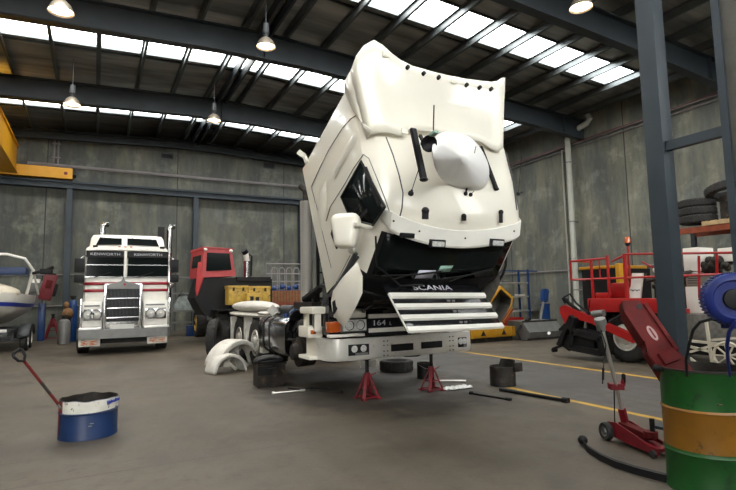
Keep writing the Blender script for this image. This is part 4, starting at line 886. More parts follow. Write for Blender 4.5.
def stand(x, y, s_, label, cat='jack stand', group=None, h=.34, ph=.14, m_='crimson'):
    t = thing('jack_stand', label, cat, (x, y, 0), group=group)
    tip = V((x, y, h*s_)); 
    for k in range(4):
        a = PI/4+k*PI/2; f = V((x+.17*s_*math.cos(a), y+.17*s_*math.sin(a), .012)); mb = MB(m_); mb.bar(f, tip+V((.035*math.cos(a), .035*math.sin(a), 0))*s_, .045*s_, .018*s_); mb.box(f, (.06*s_, .06*s_, .02)); mb.build('leg', t)
    mb = MB(m_); P = [V((x+.165*s_*math.cos(PI/4+k*PI/2), y+.165*s_*math.sin(PI/4+k*PI/2), .03)) for k in range(4)]
    for i in range(4): mb.bar(P[i], P[(i+1) % 4], .03*s_, .015)
    Q = [V((x+.105*s_*math.cos(PI/4+k*PI/2), y+.105*s_*math.sin(PI/4+k*PI/2), .45*h*s_)) for k in range(4)]
    for i in range(4): mb.bar(Q[i], Q[(i+1) % 4], .022*s_, .012)
    mb.build('base_frame', t)
    mb = MB(m_); mb.cyl(tip-V((0, 0, .14*s_)), tip+V((0, 0, .03*s_)), .042*s_); mb.build('collar', t)
    mb = MB('black'); mb.cyl(tip, tip+V((0, 0, ph*s_)), .027*s_); mb.cyl(tip+V((0, 0, ph*s_-.015)), tip+V((0, 0, ph*s_)), .05*s_); mb.build('ratchet_post', t)
    mb = MB(m_); mb.bar(tip+V((.04, -.02, -.02))*1, tip+V((.12*s_, -.04*s_, .02)), .02*s_, .012); mb.build('lever', t)
    return t
stand(-1.38, 23.6, 2.0, 'red jack stand on the floor behind the speedboat near the blue-grey column', h=.36, ph=.12)
GB = thing('gas_cylinder', 'small grey gas cylinder left of the white striped truck', 'gas cylinder', (-.62, 20.2, 0))
def cylb(px, r_, h_, Y, t, m1, neck='dirty'):
    p = aty(px, 320, Y); mb = MB(m1); mb.lathe([(0, 0.01), (r_, .02), (r_, h_*.85), (r_*.8, h_*.95), (r_*.3, h_), (0, h_)], (p.x, Y, 0), n=20); mb.build('bottle', t)
    mb = MB(neck); mb.cyl((p.x, Y, h_-.01), (p.x, Y, h_+.1), .04); mb.tube([(p.x+.1*math.cos(a), Y+.1*math.sin(a), h_+.12) for a in [2*PI*k/12 for k in range(12)]], .015, 6, closed=True); mb.b2((p.x-.08, Y-.03, h_+.02), (p.x+.08, Y+.03, h_+.12)); mb.build('valve', t)
cylb(64.5, .19, .85, 20.2, GB, 'grey')
GC = thing('gas_cylinder', 'tall blue gas cylinder standing behind the grey cylinder', 'gas cylinder', (-.2, 21.3, 0)); cylb(72.5, .15, 1.5, 21.3, GC, 'blue')
mb = MB('wood'); p = aty(67.5, 320, 21); mb.ball((p.x, 21, 1.02), (.18, .16, .2), 8); mb.ball((p.x-.05, 21, 1.3), (.1, .1, .14), 8); mb.cyl((p.x, 21, 0), (p.x, 21, 1.0), .03); tag(mb.build('hose_bundle'), 'brown bundle on a post between the two gas cylinders', 'hose')
# wire rack beside the white striped truck
RK = thing('storage_rack', 'low metal storage rack with clear plastic between the striped truck and the red truck', 'rack', (3.1, 22, 0))
ra, rb_ = aty(172, 300, 21.5).x, aty(196, 300, 21.5).x
for x in (ra, rb_):
    for y in (21.5, 22.1): mb = MB('grey'); mb.b2((x-.025, y-.025, 0), (x+.025, y+.025, aty(180, 276, 21.5).z+.05)); mb.build('upright', RK)
for py in (277.5, 293.5, 311, 322.5): z = aty(180, py, 21.5).z; mb = MB('grey'); mb.b2((ra, 21.48, z-.03), (rb_, 21.52, z+.03)); mb.b2((ra, 21.5, z-.02), (rb_, 22.1, z)); mb.build('shelf', RK)
K['film'] = mat('clear_film', (.30, .34, .33), .25, var=.3, vs=6, bump=1, bs=8)
mb = MB('film'); z = aty(180, 311, 21.5).z+.01; mb.loft([[(ra+.1+q*.08, 21.55+q*.02, z+h_) , (rb_-.1-q*.1, 21.55, z+h_), (rb_-.1-q*.1, 22.0, z+h_), (ra+.1+q*.08, 22.0, z+h_)] for q, h_ in ((0, 0), (0, .25), (2, .55), (4, .78))]); tag(mb.build('plastic_bundle'), 'bundle wrapped in clear plastic on the metal rack', 'bundle')
mb = MB('blue'); z = 0; a = aty(190, 330, 21.3); mb.b2((a.x-.15, 21.1, 0), (a.x+.15, 21.4, .38), bev=.03); mb.b2((a.x-.17, 21.08, .34), (a.x+.17, 21.42, .4), bev=.01); tag(mb.build('plastic_tub'), 'small blue tub on the floor in front of the metal rack', 'tub')

# ================================================================== FLOOR ITEMS AROUND THE TRUCK
stand(3.47, 6.58, 1.0, 'crimson jack stand under the left part of the aluminium bumper', group='jack stands under the bumper', h=.33, ph=.22)
stand(4.58, 6.58, 1.0, 'crimson jack stand under the right part of the aluminium bumper', group='jack stands under the bumper', h=.33, ph=.23)
def cutdrum(c_, r, prof_, m_, label, inner='dirty', name='cut_drum'):   # open top drum whose rim height follows prof_(angle)
    t = thing(name, label, 'drum', (c_[0], c_[1], 0)); n_ = 40
    A = [2*PI*k/n_ for k in range(n_)]
    ring = lambda rr, z: [(c_[0]+rr*math.cos(a), c_[1]+rr*math.sin(a), z if not callable(z) else z(a)) for a in A]
    mb = MB(m_, inner); mb.loft([ring(r*.96, 0), ring(r*1.015, .0), ring(r*1.015, .015), ring(r, .03), ring(r, prof_)], cap=False, m=m_)
    mb.loft([ring(r, prof_), ring(r-.012, prof_), ring(r-.012, .06), ring(.01, .06)], cap=False, m=inner); mb.loft([ring(r*.96, 0), ring(.01, .0)], cap=False, m=inner)
    mb.build('body', t, smooth=30); return t, ring
p = atz(88, 437); dc = (p.x+.0, 6.52)
rimz = lambda a: .402+.004*math.sin(5*a)+.004*math.sin(9*a+1)
t, ring = cutdrum(dc, .285, rimz, 'drumblue', 'cut-down steel drum painted blue and white with a shovel leaning in it')
mb = MB('drumwhite'); A = [PI*1.18+k*(PI*.92)/26 for k in range(27)]
mb.grid([[(dc[0]+.289*math.cos(a), dc[1]+.289*math.sin(a), .275+.012*math.cos(a)), (dc[0]+.289*math.cos(a), dc[1]+.289*math.sin(a), rimz(a)-.004)] for a in A]); mb.build('white_band', t)
mb = MB('drumred'); A2 = [PI*.95+k*(PI*.23)/8 for k in range(9)]
mb.grid([[(dc[0]+.2885*math.cos(a), dc[1]+.2885*math.sin(a), .03 if a < PI*1.1 else .27), (dc[0]+.2885*math.cos(a), dc[1]+.2885*math.sin(a), rimz(a)-.004)] for a in A2]); mb.build('red_patch', t)
mb = MB('drumblue'); mb.loft([[(dc[0]+rr*math.cos(a), dc[1]+rr*math.sin(a), z) for a in [2*PI*k/40 for k in range(40)]] for rr, z in ((.285, .255), (.297, .268), (.285, .281))], cap=False); mb.build('rolled_hoop', t)
a_ = PI*1.78; mb_o = V((dc[0]+.295*math.cos(a_), dc[1]+.295*math.sin(a_), .365))
text('Valvoline', .055, frame3(mb_o, (-math.sin(a_), math.cos(a_), .07), (0, 0, 1)), 'inkblue', t, shear=.3, sx=1.0, bold=.0015)
mb = MB('grey'); 
for z, dx in ((.17, 0), (.145, -.015)): mb.M = frame3((dc[0]+.03+dx, dc[1]-.287, z), (1, 0, 0), (0, 0, 1)); mb.box((0, 0, 0), (.035, .008, .006))
mb.build('label_mark', t)
# shovel
S0, S1 = V((dc[0]-.17, dc[1]-.10, .20)), aty(24, 361, 6.30); 
sv = thing('shovel', 'worn red shafted D-handle shovel leaning in the blue and white drum', 'shovel', tuple(V((dc[0], dc[1], .08))))
d = (S1-S0).normalized(); L_ = (S1-S0).length
mb = MB('maroon'); mb.tube([S0+d*.12, S1], .0145, 10); sh_ = mb.build('shaft', sv)
mb = MB('chrome'); mb.tube([S0, S0+d*.22], .017, 10); mb.build('ferrule', sv); mb = MB('dirty'); mb.tube([S0+d*(L_*.45), S0+d*(L_*.64)], .0152, 10); mb.build('shaft_band', sh_)
mb = MB('grey'); sd_ = d.cross(V((0, 1, 0))).normalized(); w_ = V((0, 1, 0)); mb.M = frame3(S0-d*.05, w_, d); mb.box((0, -.02, 0), (.16, .16, .006), bev=.002); mb.build('blade', sv)
mb = MB('black'); up = (V((0, 0, 1))-d*d.z).normalized(); sdv = d.cross(up); sdv = (sdv*.5+up*.85).normalized()
lo = [S1, S1+d*.035+sdv*.045, S1+d*.10+sdv*.058, S1+d*.125+sdv*.04, S1+d*.125-sdv*.04, S1+d*.10-sdv*.058, S1+d*.035-sdv*.045]
mb.tube(lo, .014, 8, closed=True); mb.build('d_grip', sv)
# black half drum right of the truck
p = atz(503, 385); cz = lambda a: .30+(.09 if -.9 < math.atan2(math.sin(a-.1), math.cos(a-.1)) < .9 else 0)
t, ring = cutdrum((p.x, p.y), .20, cz, 'dirty', 'black cut-down drum on the painted floor right of the bumper')
t['category'] = 'bucket'
mb = MB('dirty'); mb.b2((p.x+.05, p.y-.22, .22), (p.x+.22, p.y-.19, .36), bev=.01); mb.build('torn_plate', t)
# black crate left
p = atz(272, 387); mb = MB('dirty', 'black'); x, y = p.x, p.y+.2
R_ = lambda s_, z: [(x-.23*s_, y-.2*s_, z), (x+.23*s_, y-.2*s_, z), (x+.26*s_, y+.2*s_, z), (x-.2*s_, y+.2*s_, z)]
mb.loft([R_(1, 0), R_(.99, .36), R_(1.02, .38), R_(.94, .38), R_(.9, .04)]); t = tag(mb.build('drain_tub', smooth=20), 'grimy black open tub below the polished fuel tank', 'tub')
mb = MB('black'); mb.b2((x-.24, y-.225, .2), (x+.0, y-.20, .34)); mb.tube([(x-.1, y-.215, .36), (x-.1, y-.24, .30), (x+.08, y-.24, .30), (x+.08, y-.215, .36)], .01); mb.build('side_handle', t)
mb = MB('black'); mb.ball((x, y, .40), (.26, .2, .10), 8); mb.tube([(x-.2, y-.1, .42), (x-.05, y-.18, .46), (x+.2, y-.1, .42)], .03); tag(mb.build('oily_rags'), 'pile of dark oily rags heaped on the black tub', 'rags')
# wheel ramps, tyres and bucket below the truck
def tyre(name, label, c_, ax, R, w_, group=None):
    mb = MB('rubber'); h = w_/2; mb.lathe([(R*.6, -h*.7), (R*.7, -h), (R*.92, -h), (R, -h*.6), (R, h*.6), (R*.92, h), (R*.7, h), (R*.6, h*.7), (R*.56, 0), (R*.6, -h*.7)], c_, ax, 32)
    axv = V(ax).normalized(); u = axv.cross(V((0, 0, 1)) if abs(axv.z) < .9 else V((1, 0, 0))).normalized(); z = axv.cross(u)
    for k in range(28):
        a = 2*PI*k/28; dd = u*math.cos(a)+z*math.sin(a)
        for s_ in (-1, 1): mb.bar(V(c_)+dd*R*.995+axv*h*.2*s_, V(c_)+dd*R*.985+axv*h*.8*s_, R*.10, R*.04, up=dd)
    return tag(mb.build(name), label, 'tyre', group)
p = atz(402, 372); tyre('tyre', 'black tyre lying flat on the floor behind the bumper', (p.x, p.y+.2, .10), (0, 0, 1), .32, .2)
p = atz(428, 379); t, r_ = cutdrum((p.x, p.y+.1), .13, lambda a: .27, 'black', 'small black bucket on the floor behind the right jack stand', name='bucket'); t['category'] = 'bucket'
mb = MB('grey'); mb.tube([(p.x-.13, p.y+.1, .25), (p.x-.1, p.y-.03, .2), (p.x, p.y-.07, .17), (p.x+.1, p.y-.03, .2), (p.x+.13, p.y+.1, .25)], .005, 5); mb.build('handle', t)
def rod(name, label, a, b_, r, m_, cat, knob=0):
    A, B = V(a), V(b_); mb = MB(m_); A.z = B.z = r; mb.tube([A, B], r, 8)
    if knob: mb.tube([B, B+(B-A).normalized()*.08], r*1.8, 10)
    if knob > 1: mb.lathe([(r, 0), (r*2.2, 0), (r*2.2, .04), (r, .04)], A, (B-A), 10)
    return tag(mb.build(name), label, cat)
rod('pipe', 'light steel pipe on the floor beside the right jack stand', atz(432, 382), atz(466, 382), .018, 'alu', 'pipe')
rod('steel_bar', 'long black steel bar on the floor in front of the black cut-down drum', atz(500, 391), atz(563, 402), .024, 'black', 'bar', 1)
rod('pry_bar', 'short dark pry bar on the floor right of the white rag', atz(470, 394), atz(506, 400), .013, 'black', 'tool', 2)
rod('wheel_brace', 'bright steel wrench bar on the floor below the black tub', atz(272, 394), atz(300, 391.5), .012, 'alu', 'tool', 2)
rod('breaker_bar', 'dark greasy bar on the floor beneath the front step of the truck', atz(288, 389), atz(338, 393), .014, 'dirty', 'tool', 1)
mb = MB('black'); pts = [atz(300, 391), atz(312, 389), atz(326, 390), atz(338, 392)]; mb.tube([V((q.x, q.y, .02)) for q in pts], .02, 8); tag(mb.build('rubber_hose'), 'short black hose piece lying beside the dark greasy bar', 'hose')
K['rag'] = mat('rag', (.62, .62, .60), .9, var=.3, vs=14)
mb = MB('rag'); random.seed(5); p = atz(456, 389)
rows = []
for i in range(12): rows.append([(p.x-.24+.045*i+.02*math.sin(j), p.y-.09+.02*j, .01+.035*abs(math.sin(i*1.3+j*.8))*(1 if 0 < i < 11 and 0 < j < 8 else 0)+.005) for j in range(9)])
mb.grid(rows); tag(mb.build('rag', solid=.004), 'crumpled white rag on the floor beside the right jack stand', 'rag')
# white mudguard arches on the floor
def arch(px, py, R, w_, yaw, label, a0=.0, a1=1.0):
    p = atz(px, py); t = thing('mudguard', label, 'mudguard', (p.x, p.y, 0), group='white mudguards lying on the floor', local=True, rot=yaw)
    mb = MB('dirtywhite'); AA = [PI*(a0+(a1-a0)*k/18) for k in range(19)]
    rows = []
    for k, a in enumerate(AA):
        c__, s__ = math.cos(a), math.sin(a); rows.append([(R*.84*c__, -w_/2-.02, R*.84*s__), (R*.97*c__, -w_/2, R*.97*s__), (R*c__, -w_/2+.04, R*s__), (R*c__, w_/2-.04, R*s__), (R*.97*c__, w_/2, R*.97*s__), (R*.9*c__, w_/2, R*.9*s__)])
    mb.grid(rows); mb.build('arch', t, solid=.012, smooth=50)
    mb = MB('dirtywhite'); mb.b2((-R*.2, -.02, R*.25), (R*.2, .02, R*.95)); mb.tube([(0, 0, R*.6), (R*.6, 0, .03)], .03); mb.build('stay', t); return t
arch(234, 369, .60, .42, .45, 'large white mudguard arch lying on the floor left of the truck wheels', .0, .93)
arch(226, 372, .36, .40, .25, 'smaller white mudguard arch propped under the large one')
p = atz(226, 366); tyre('tyre', 'black tyre leaning behind the white mudguards', (2.62, 12.9, .47), (.9, -.4, .0), .48, .22)

# ================================================================== RIGHT FOREGROUND
CA = thing('column', 'blue-grey box steel column standing behind the green drum', 'column', (5.48, 3.28, 0))
mb = MB('blue_steel'); mb.b2((5.36, 3.24, 0), (5.55, 3.44, 8.1), bev=.006); mb.build('post', CA)
mb = MB('blue_steel'); mb.b2((5.26, 3.02, 0), (5.70, 3.54, .03)); mb.build('base_plate', CA)
mb = MB('blue_steel'); mb.b2((5.40, 2.67, 2.95), (5.48, 3.24, 3.05)); mb.build('side_brace', CA)
K['pier'] = mat('pier_concrete', (.105, .10, .088), .8, var=.15, vs=6, bump=.2)
mb = MB('pier'); mb.b2((5.40, 1.3, 0), (5.8, 2.60, 8.1), bev=.01); PI_ = tag(mb.build('pier'), 'rough beige concrete pier at the right edge with a steel corner', 'pier')
mb = MB('blue_steel'); mb.b2((5.37, 2.59, 0), (5.40, 2.66, 8.1)); mb.b2((5.40, 2.605, 0), (5.6, 2.66, 8.1)); mb.build('corner_angle', PI_)
# green and amber drum
c_ = (4.03, 2.27); t = thing('oil_drum', 'green steel drum with a broad amber band at the lower right', 'drum', (*c_, 0)); DH = .87
def dr(r0, pts, m_, nm, **k): mb = MB(m_); mb.lathe(pts, (*c_, 0), n=56); return mb.build(nm, t, **k)
dr(0, [(.0, .01), (.27, .01), (.283, .0), (.288, .012), (.283, .03), (.283, .27), (.292, .285), (.283, .30), (.283, .31)], 'green', 'lower_shell')
dr(0, [(.283, .31), (.283, .57), (.292, .585), (.283, .60)], 'drumyellow', 'amber_band')
dr(0, [(.283, .60), (.283, DH-.02), (.29, DH-.01), (.292, DH), (.286, DH+.006), (.280, DH)], 'green', 'upper_shell')
dr(0, [(.280, DH), (.278, DH-.03), (.276, .5), (.27, .48), (0, .48)], 'dirty', 'inner_wall')
mb = MB('dirty'); mb.lathe([(.277, DH-.06), (.281, DH+.008), (.294, DH+.008), (.294, DH-.008)], (*c_, 0), n=56); mb.build('rim', t)
mb = MB('dirty'); mb.lathe([(0, .50), (.27, .52), (.275, .56)], (*c_, 0), n=40)
for i in range(12): a = random.random()*6.28; q = V((c_[0]+.15*math.cos(a), c_[1]+.15*math.sin(a), .55)); mb.tube([q, q+V((random.uniform(-.1, .1), random.uniform(-.1, .1), .12))], .025, 6)
tag(mb.build('scrap_metal'), 'dark oily scrap inside the green drum', 'scrap')['kind'] = 'stuff'
mb = MB('black'); q = aty(656, 368, 2.42); mb.ball(q, .028, 8); mb.tube([q, q+V((.09, .0, -.02))], .014); tag(mb.build('clamp_knob'), 'black knob clamped on the left rim of the green drum', 'knob')
# maroon steel member leaning in the drum
P0, P1 = C0 = (aty(630, 306, 2.75), aty(676, 374, 2.42)); d = (P1-P0).normalized(); sdv = d.cross(-FF).normalized(); nn = sdv.cross(d)
LM = thing('lifting_leg', 'maroon steel lifting leg with an oval badge leaning in the green drum', 'lifting leg', tuple(P1+d*.25))
mb = MB('maroon'); mb.M = frame3(P0, sdv, d)   # x across, y along
L_ = (P1-P0).length
mb.prism([(-.075, -.0), (.06, -.05), (.09, .03), (.085, L_*.55), (.12, L_*.64), (.12, L_+.3), (-.11, L_+.3), (-.10, L_*.86), (-.075, L_*.6)], lambda a, b_, c: (a, b_, c), -.06, .06, bev=.008); LB = mb.build('box_section', LM, smooth=30)
mb = MB('maroon'); mb.M = frame3(P0, sdv, d); mb.box((-.085, L_*.42, -.0), (.03, L_*.7, .16), bev=.005); mb.box((.09, L_*.3, .0), (.02, L_*.45, .15), bev=.004); mb.box((.0, L_*.80, .075 if nn.dot(FF) < 0 else -.075), (.13, .10, .04), bev=.01); mb.build('side_flange', LM)
sgn = 1 if nn.dot(FF) < 0 else -1
mb = MB('black'); mb.M = frame3(P0, sdv, d); mb.cyl((-.035, .05, -.064), (-.035, .05, .064), .022, n=16); mb.build('pin_hole', LM)
K['badge'] = mat('oval_badge', (.30, .16, .15), .4)
mb = MB('badge'); mb.M = frame3(P0, sdv, d) @ Matrix.Translation((0, L_*.46, sgn*.061)) @ Matrix.Diagonal((.026, .065, .003, 1)); mb.cyl((0, 0, -1), (0, 0, 1), 1, n=28); ob = mb.build('oval_badge', LB)
mb = MB('maroon'); mb.M = frame3(P0, sdv, d) @ Matrix.Translation((0, L_*.46, sgn*.066)); mb.box((0, 0, 0), (.012, .085, .002)); mb.build('badge_mark', ob)
# blue ribbed reel on the pier
rc = EYE+ray(731, 299)*3.25; ax = V((-.75, -.66, .0)).normalized()
RL = thing('hose_reel', 'deep blue ribbed round reel fixed to the concrete pier at the right edge', 'reel', tuple(rc))
mb = MB('reelblue'); mb.lathe([(0, -.09), (.13, -.09), (.15, -.075), (.16, -.06), (.16, .06), (.15, .075), (.12, .085), (.11, .075), (0, .07)], rc, ax, 48); u = ax.cross(V((0, 0, 1))).normalized(); z = ax.cross(u)
for k in range(44): a = 2*PI*k/44; dd = u*math.cos(a)+z*math.sin(a); mb.bar(rc+dd*.162-ax*.055, rc+dd*.162+ax*.055, .010, .014, up=dd)
RB = mb.build('drum', RL)
mb = MB('black'); mb.lathe([(0, .10), (.04, .10), (.06, .095), (.065, .08), (.065, .05)], rc, ax, 24); mb.build('hub', RL)
mb = MB('reelblue'); mb.box(rc+V((.02, .0, -.17)), (.10, .12, .03), bev=.005); mb.box(rc-V(ax)*.11, (.10, .10, .30), bev=.01)
mb.build('mount', RL)
mb = MB('black'); q = rc-ax*.12; mb.bar(q, (5.45, 2.3, q.z), .07, .07); mb.build('wall_arm', RL)
rp = lambda px, py, dpt: EYE+ray(px, py)*dpt
mb = MB('black'); mb.tube([rc+V((-.06, -.02, -.15)), rp(712, 319, 3.28), rp(700, 322, 3.32), rp(693, 330, 3.36), rp(689, 345, 3.4), rp(686, 360, 3.45), rp(687, 376, 3.5)], .010, 8); tag(mb.build('air_hose'), 'black air hose looping from the blue reel into the green drum', 'hose')
mb = MB('reelblue'); mb.tube([rc+V((0, -.1, -.14)), rp(735, 322, 3.1), rp(729, 332, 3.15), rp(727, 345, 3.2), rp(728, 362, 3.3), rp(730, 376, 3.4)], .011, 8); tag(mb.build('air_hose'), 'blue air hose hanging from the blue reel', 'hose')
# red trolley jack with upright handle
TJ = thing('trolley_jack', 'red long chassis trolley jack on the floor left of the green drum', 'jack', tuple(atz(632, 437)))
A0, A1 = V((4.60, 3.46, 0)), V((4.43, 2.92, 0)); d = (A1-A0).normalized(); s_ = d.cross(V((0, 0, 1)))
mb = MB('crimson')
for k in (-1, 1):
    o = s_*.085*k; pts = [(0, .05), (.0, .17), (.12, .19), (.55, .10), (.66, .09), (.66, .03), (.3, .03)]
    mb.loft([[A0+o+s_*e+d*q[0]+V((0, 0, q[1])) for q in pts] for e in (-.007, .007)])
mb.bar(A0+d*.02+V((0, 0, .10)), A0+d*.62+V((0, 0, .06)), .15, .03); mb.build('chassis', TJ)
mb = MB('maroon'); mb.bar(A0+d*.10+V((0, 0, .16)), A0+d*.50+V((0, 0, .14)), .09, .05); mb.cyl(A0+d*.48+V((0, 0, .14)), A0+d*.48+V((0, 0, .19)), .06, n=16); mb.build('lift_arm', TJ)
mb = MB('black'); q = A0+d*.48+s_*-.02; mb.cyl(q+V((0, 0, .17)), q+V((0, 0, .30)), .022); mb.build('saddle_post', TJ)
for k in (-1, 1):
    mb = MB('rubber'); q = A0+d*.02+s_*.125*k+V((0, 0, .085)); mb.lathe([(.05, -.028), (.078, -.03), (.085, -.018), (.085, .018), (.078, .03), (.05, .028)], q, s_, 28); wl = mb.build('wheel', TJ)
    mb = MB('grey'); mb.lathe([(0, .028), (.02, .03), (.03, .012), (.045, .02), (.052, .024), (.052, -.024), (0, -.024)], q, s_*k, 24); mb.build('hub', wl)
    mb = MB('rubber'); q = A0+d*.62+s_*.1*k+V((0, 0, .035)); mb.cyl(q-s_*.015, q+s_*.015, .035, n=16); mb.build('castor', TJ)
B0 = aty(624, 418, 3.36); B1 = aty(600.5, 322, 3.30)
mb = MB('alu'); mb.tube([B0, B1], .019, 12); mb.cyl(B1-(B1-B0)*.09, B1, .031, m='grey'); hd = mb.build('handle', TJ)
mb = MB('grey'); mb.lathe([(0, -.03), (.05, -.03), (.055, .0), (.05, .035), (0, .04)], B1, (B1-B0), 18); mb.build('handle_cap', hd)
mb = MB('crimson'); mb.bar(B0-(B1-B0)*.08, B0+(B1-B0)*.10, .055, .05); mb.build('handle_socket', TJ)
q = B0.lerp(B1, .34); mb = MB('crimson'); rgt = RR; mb.loft([[q+rgt*x+V((0, 0, z))+FF*y for x, y in ((-.06, -.02), (.07, -.02), (.07, .05), (-.06, .05))] for z in (-.035, -.03, .02)]); mb.bar(q+rgt*.065+V((0, 0, 0)), q+rgt*.075+V((0, 0, .06)), .03); mb.build('clamp_plate', TJ)
mb = MB('black'); mb.bar(q+rgt*.075+V((0, 0, .03)), q+rgt*.078+V((0, 0, .115)), .032, .03, bev=.006); mb.tube([q-rgt*.02, A0+V((-.02, 0, .1))], .006, 6); mb.build('release_lever', TJ)
mb = MB('black'); mb.tube([aty(606, 345, 3.3), aty(603, 372, 3.3), aty(602.5, 384, 3.3)], .006, 6); mb.tube([aty(601, 330, 3.28), aty(606, 345, 3.3)], .005, 5); mb.bar(aty(603.3, 368, 3.3), aty(603, 380, 3.3), .02, .012); mb.build('hanging_hook', TJ)
# curved black rubber strip
sp_ = [(582, 445), (588, 453), (600, 461), (615, 468), (635, 474.5), (655, 480), (680, 486), (705, 492)]
mb = MB('black'); mb.loft([[V((q.x, q.y, 0))+V(o) for o in ((0, 0, 0), (.0, 0, .055), (.03, .025, .06), (.035, .03, 0))] for q in [atz(*k) for k in sp_]]); mb.ball(V((atz(583, 445).x, atz(583, 445).y, .045)), (.045, .045, .045), 8); tag(mb.build('rubber_strip'), 'long curved black rubber strip on the floor by the green drum', 'strip')

# ================================================================== RED ROAD MACHINE (right)
mx_ = lambda px, py, X=9.5: atx(px, py, X)
RM = thing('road_machine', 'red and white road machine with guard rails and a beacon along the right wall', 'machine', (10.3, 6.6, 0))
def rail(pts, m_='red', r=.022, nm='guard_rail', par=RM): mb = MB(m_); mb.tube([mx_(*p) if len(p) == 2 else V(p) for p in pts], r, 8); return mb.build(nm, par)
zt, zm, zb = 2.12, 1.75, 1.30
YL, YM, YR, YE = 8.05, 6.72, 5.90, 4.5
rail([(9.5, YL, 2.14), (9.5, 7.15, 2.14)]); rail([(9.5, YL, 1.72), (9.5, YE-.4, 1.70)]); rail([(9.5, YL, 2.14), (9.5, YL, 1.72)])
rail([(9.5, 7.5, 2.12), (9.5, 7.5, 1.28)], r=.03); rail([(9.5, 7.10, 2.2), (9.5, 7.10, 1.28)], r=.03); rail([(9.5, 7.3, 2.14), (9.5, 7.3, 1.72)], r=.015)
rail([(9.5, 7.0, 2.06), (9.5, 6.80, 2.14), (9.5, 6.66, 2.19), (9.5, YE-.4, 2.02)]); rail([(9.5, 6.70, 2.2), (9.5, 6.70, 1.28)], r=.04); rail([(9.5, YR, 2.16), (9.5, YR, 1.2)], r=.035)
rail([(9.5, YL, 2.14), (10.3, YL+.1, 2.14)]); rail([(10.3, YL+.1, 2.14), (10.3, YL+.1, 1.72)]); rail([(9.5, YL, 1.72), (10.3, YL+.1, 1.72)])
rail([(9.6, 6.4, 2.02), (9.6, 6.2, 1.9), (9.8, 6.0, 1.9)], r=.018)
for y in (5.25, 4.95, 4.6): rail([(9.5, y, 2.05), (9.5, y+.05, 1.3)], r=.022)
mb = MB('red'); mb.b2((9.42, 5.6, 1.02), (9.56, 7.6, 1.30), bev=.02); mb.b2((9.5, 5.6, 1.02), (11.2, 7.6, 1.10)); mb.b2((9.5, 7.1, 1.3), (9.6, 7.45, 1.42), bev=.02); mb.build('platform', RM)
mb = MB('red'); mb.b2((9.6, 6.75, 1.3), (9.9, 7.15, 1.62), bev=.05); mb.build('control_box', RM)
mb = MB('white'); q0, q1, q2, q3 = mx_(628, 298, 9.55), mx_(640, 298, 9.55), mx_(642.5, 273, 9.62), mx_(632, 273, 9.62); mb.loft([[q0, q1, q2, q3], [p_+V((.05, 0, 0)) for p_ in (q0, q1, q2, q3)]]); bd = mb.build('white_panel', RM)
mb = MB('darkgrey'); 
for i, px in enumerate((631, 633, 635, 637, 639)): q = mx_(px, 290+.5*(i % 2), 9.545); mb.box(q, (.004, .03, .02+.01*(i % 2)))
mb.build('panel_marks', bd)['kind'] = 'stuff'
mb = MB('red'); a = mx_(624, 298, 9.6); b_ = mx_(623, 240, 9.6); a = V((9.6, 6.68, 1.3)); b_ = V((9.6, 6.68, 2.42)); mb.tube([a, b_], .022, 8); pole = mb.build('beacon_pole', RM)
mb = MB('orange'); mb.lathe([(0, 0), (.06, 0), (.055, .1), (.045, .13), (0, .14)], b_, n=16); mb.lathe([(0, -.06), (.03, -.06), (.06, -.01), (.06, .0)], b_, n=14, m='black'); mb.build('beacon', pole)
sc_ = V((9.95, 6.15, 1.98)); mb = MB('black'); ax_ = V((-.3, .6, .55)).normalized(); u = ax_.cross(V((0, 0, 1))).normalized(); z = ax_.cross(u)
mb.tube([sc_+(u*math.cos(a)+z*math.sin(a))*.21 for a in [2*PI*k/24 for k in range(24)]], .018, 8, closed=True)
for k in range(3): a = k*2.1; mb.tube([sc_, sc_+(u*math.cos(a)+z*math.sin(a))*.2], .014, 6)
mb.tube([sc_, sc_-ax_*.5], .025, 8); mb.build('steering_wheel', RM)
mb = MB('white'); mb.ball(mx_(657, 270, 9.9), (.08, .08, .07), 8); mb.build('seat_pad', RM)
mb = MB('dirty'); random.seed(11)
for i in range(24): q = V((9.7+random.random()*.8, 5.5+random.random()*1.0, 1.32+random.random()*.45)); mb.tube([q, q+V((random.uniform(-.2, .2), random.uniform(-.3, .3), random.uniform(-.1, .2)))], random.uniform(.03, .07), 7)
mb.b2((9.9, 5.4, 1.1), (10.8, 6.4, 1.65), bev=.05); mb.build('engine', RM)
mb = MB('cloth'); mb.ball((9.62, 6.0, 1.62), (.10, .16, .05), 6); mb.ball((9.62, 5.95, 1.40), (.08, .12, .07), 6); mb.build('cream_hose', RM)
# yellow hopper hood behind the rails
mb = MB('yellow'); mb.b2((10.0, 7.35, 1.95), (11.2, 8.25, 2.02), bev=.02); mb.b2((10.0, 7.2, .9), (10.3, 7.3, 2.05), bev=.02); HP = mb.build('hopper', RM)
mb = MB('black'); mb.b2((10.04, 7.22, 1.0), (11.1, 8.2, 1.94)); mb.build('hopper_inside', HP)
mb = MB('black'); mb.b2((9.85, 4.6, .62), (11.2, 8.0, 1.02), bev=.03); mb.build('underframe', RM)
wy = 6.93
for x in (9.62, 11.3): wheel(RM, (x+.12, wy-.05, .50), (-1 if x < 10 else 1, 0, 0), .50, .32, rim='white', rr=.55, dish=-.02, holes=0); wheel(RM, (x+.12, 4.6, .42), (-1 if x < 10 else 1, 0, 0), .42, .26, rim='dirtywhite', dish=.1)
mb = MB('dirty'); mb.cyl((9.7, wy-.1, .5), (11.4, wy-.1, .5), .07); mb.cyl((9.7, 4.6, .42), (11.4, 4.6, .42), .07); mb.build('axle', RM)
ay = lambda px, py: mx_(px, py, 9.35)
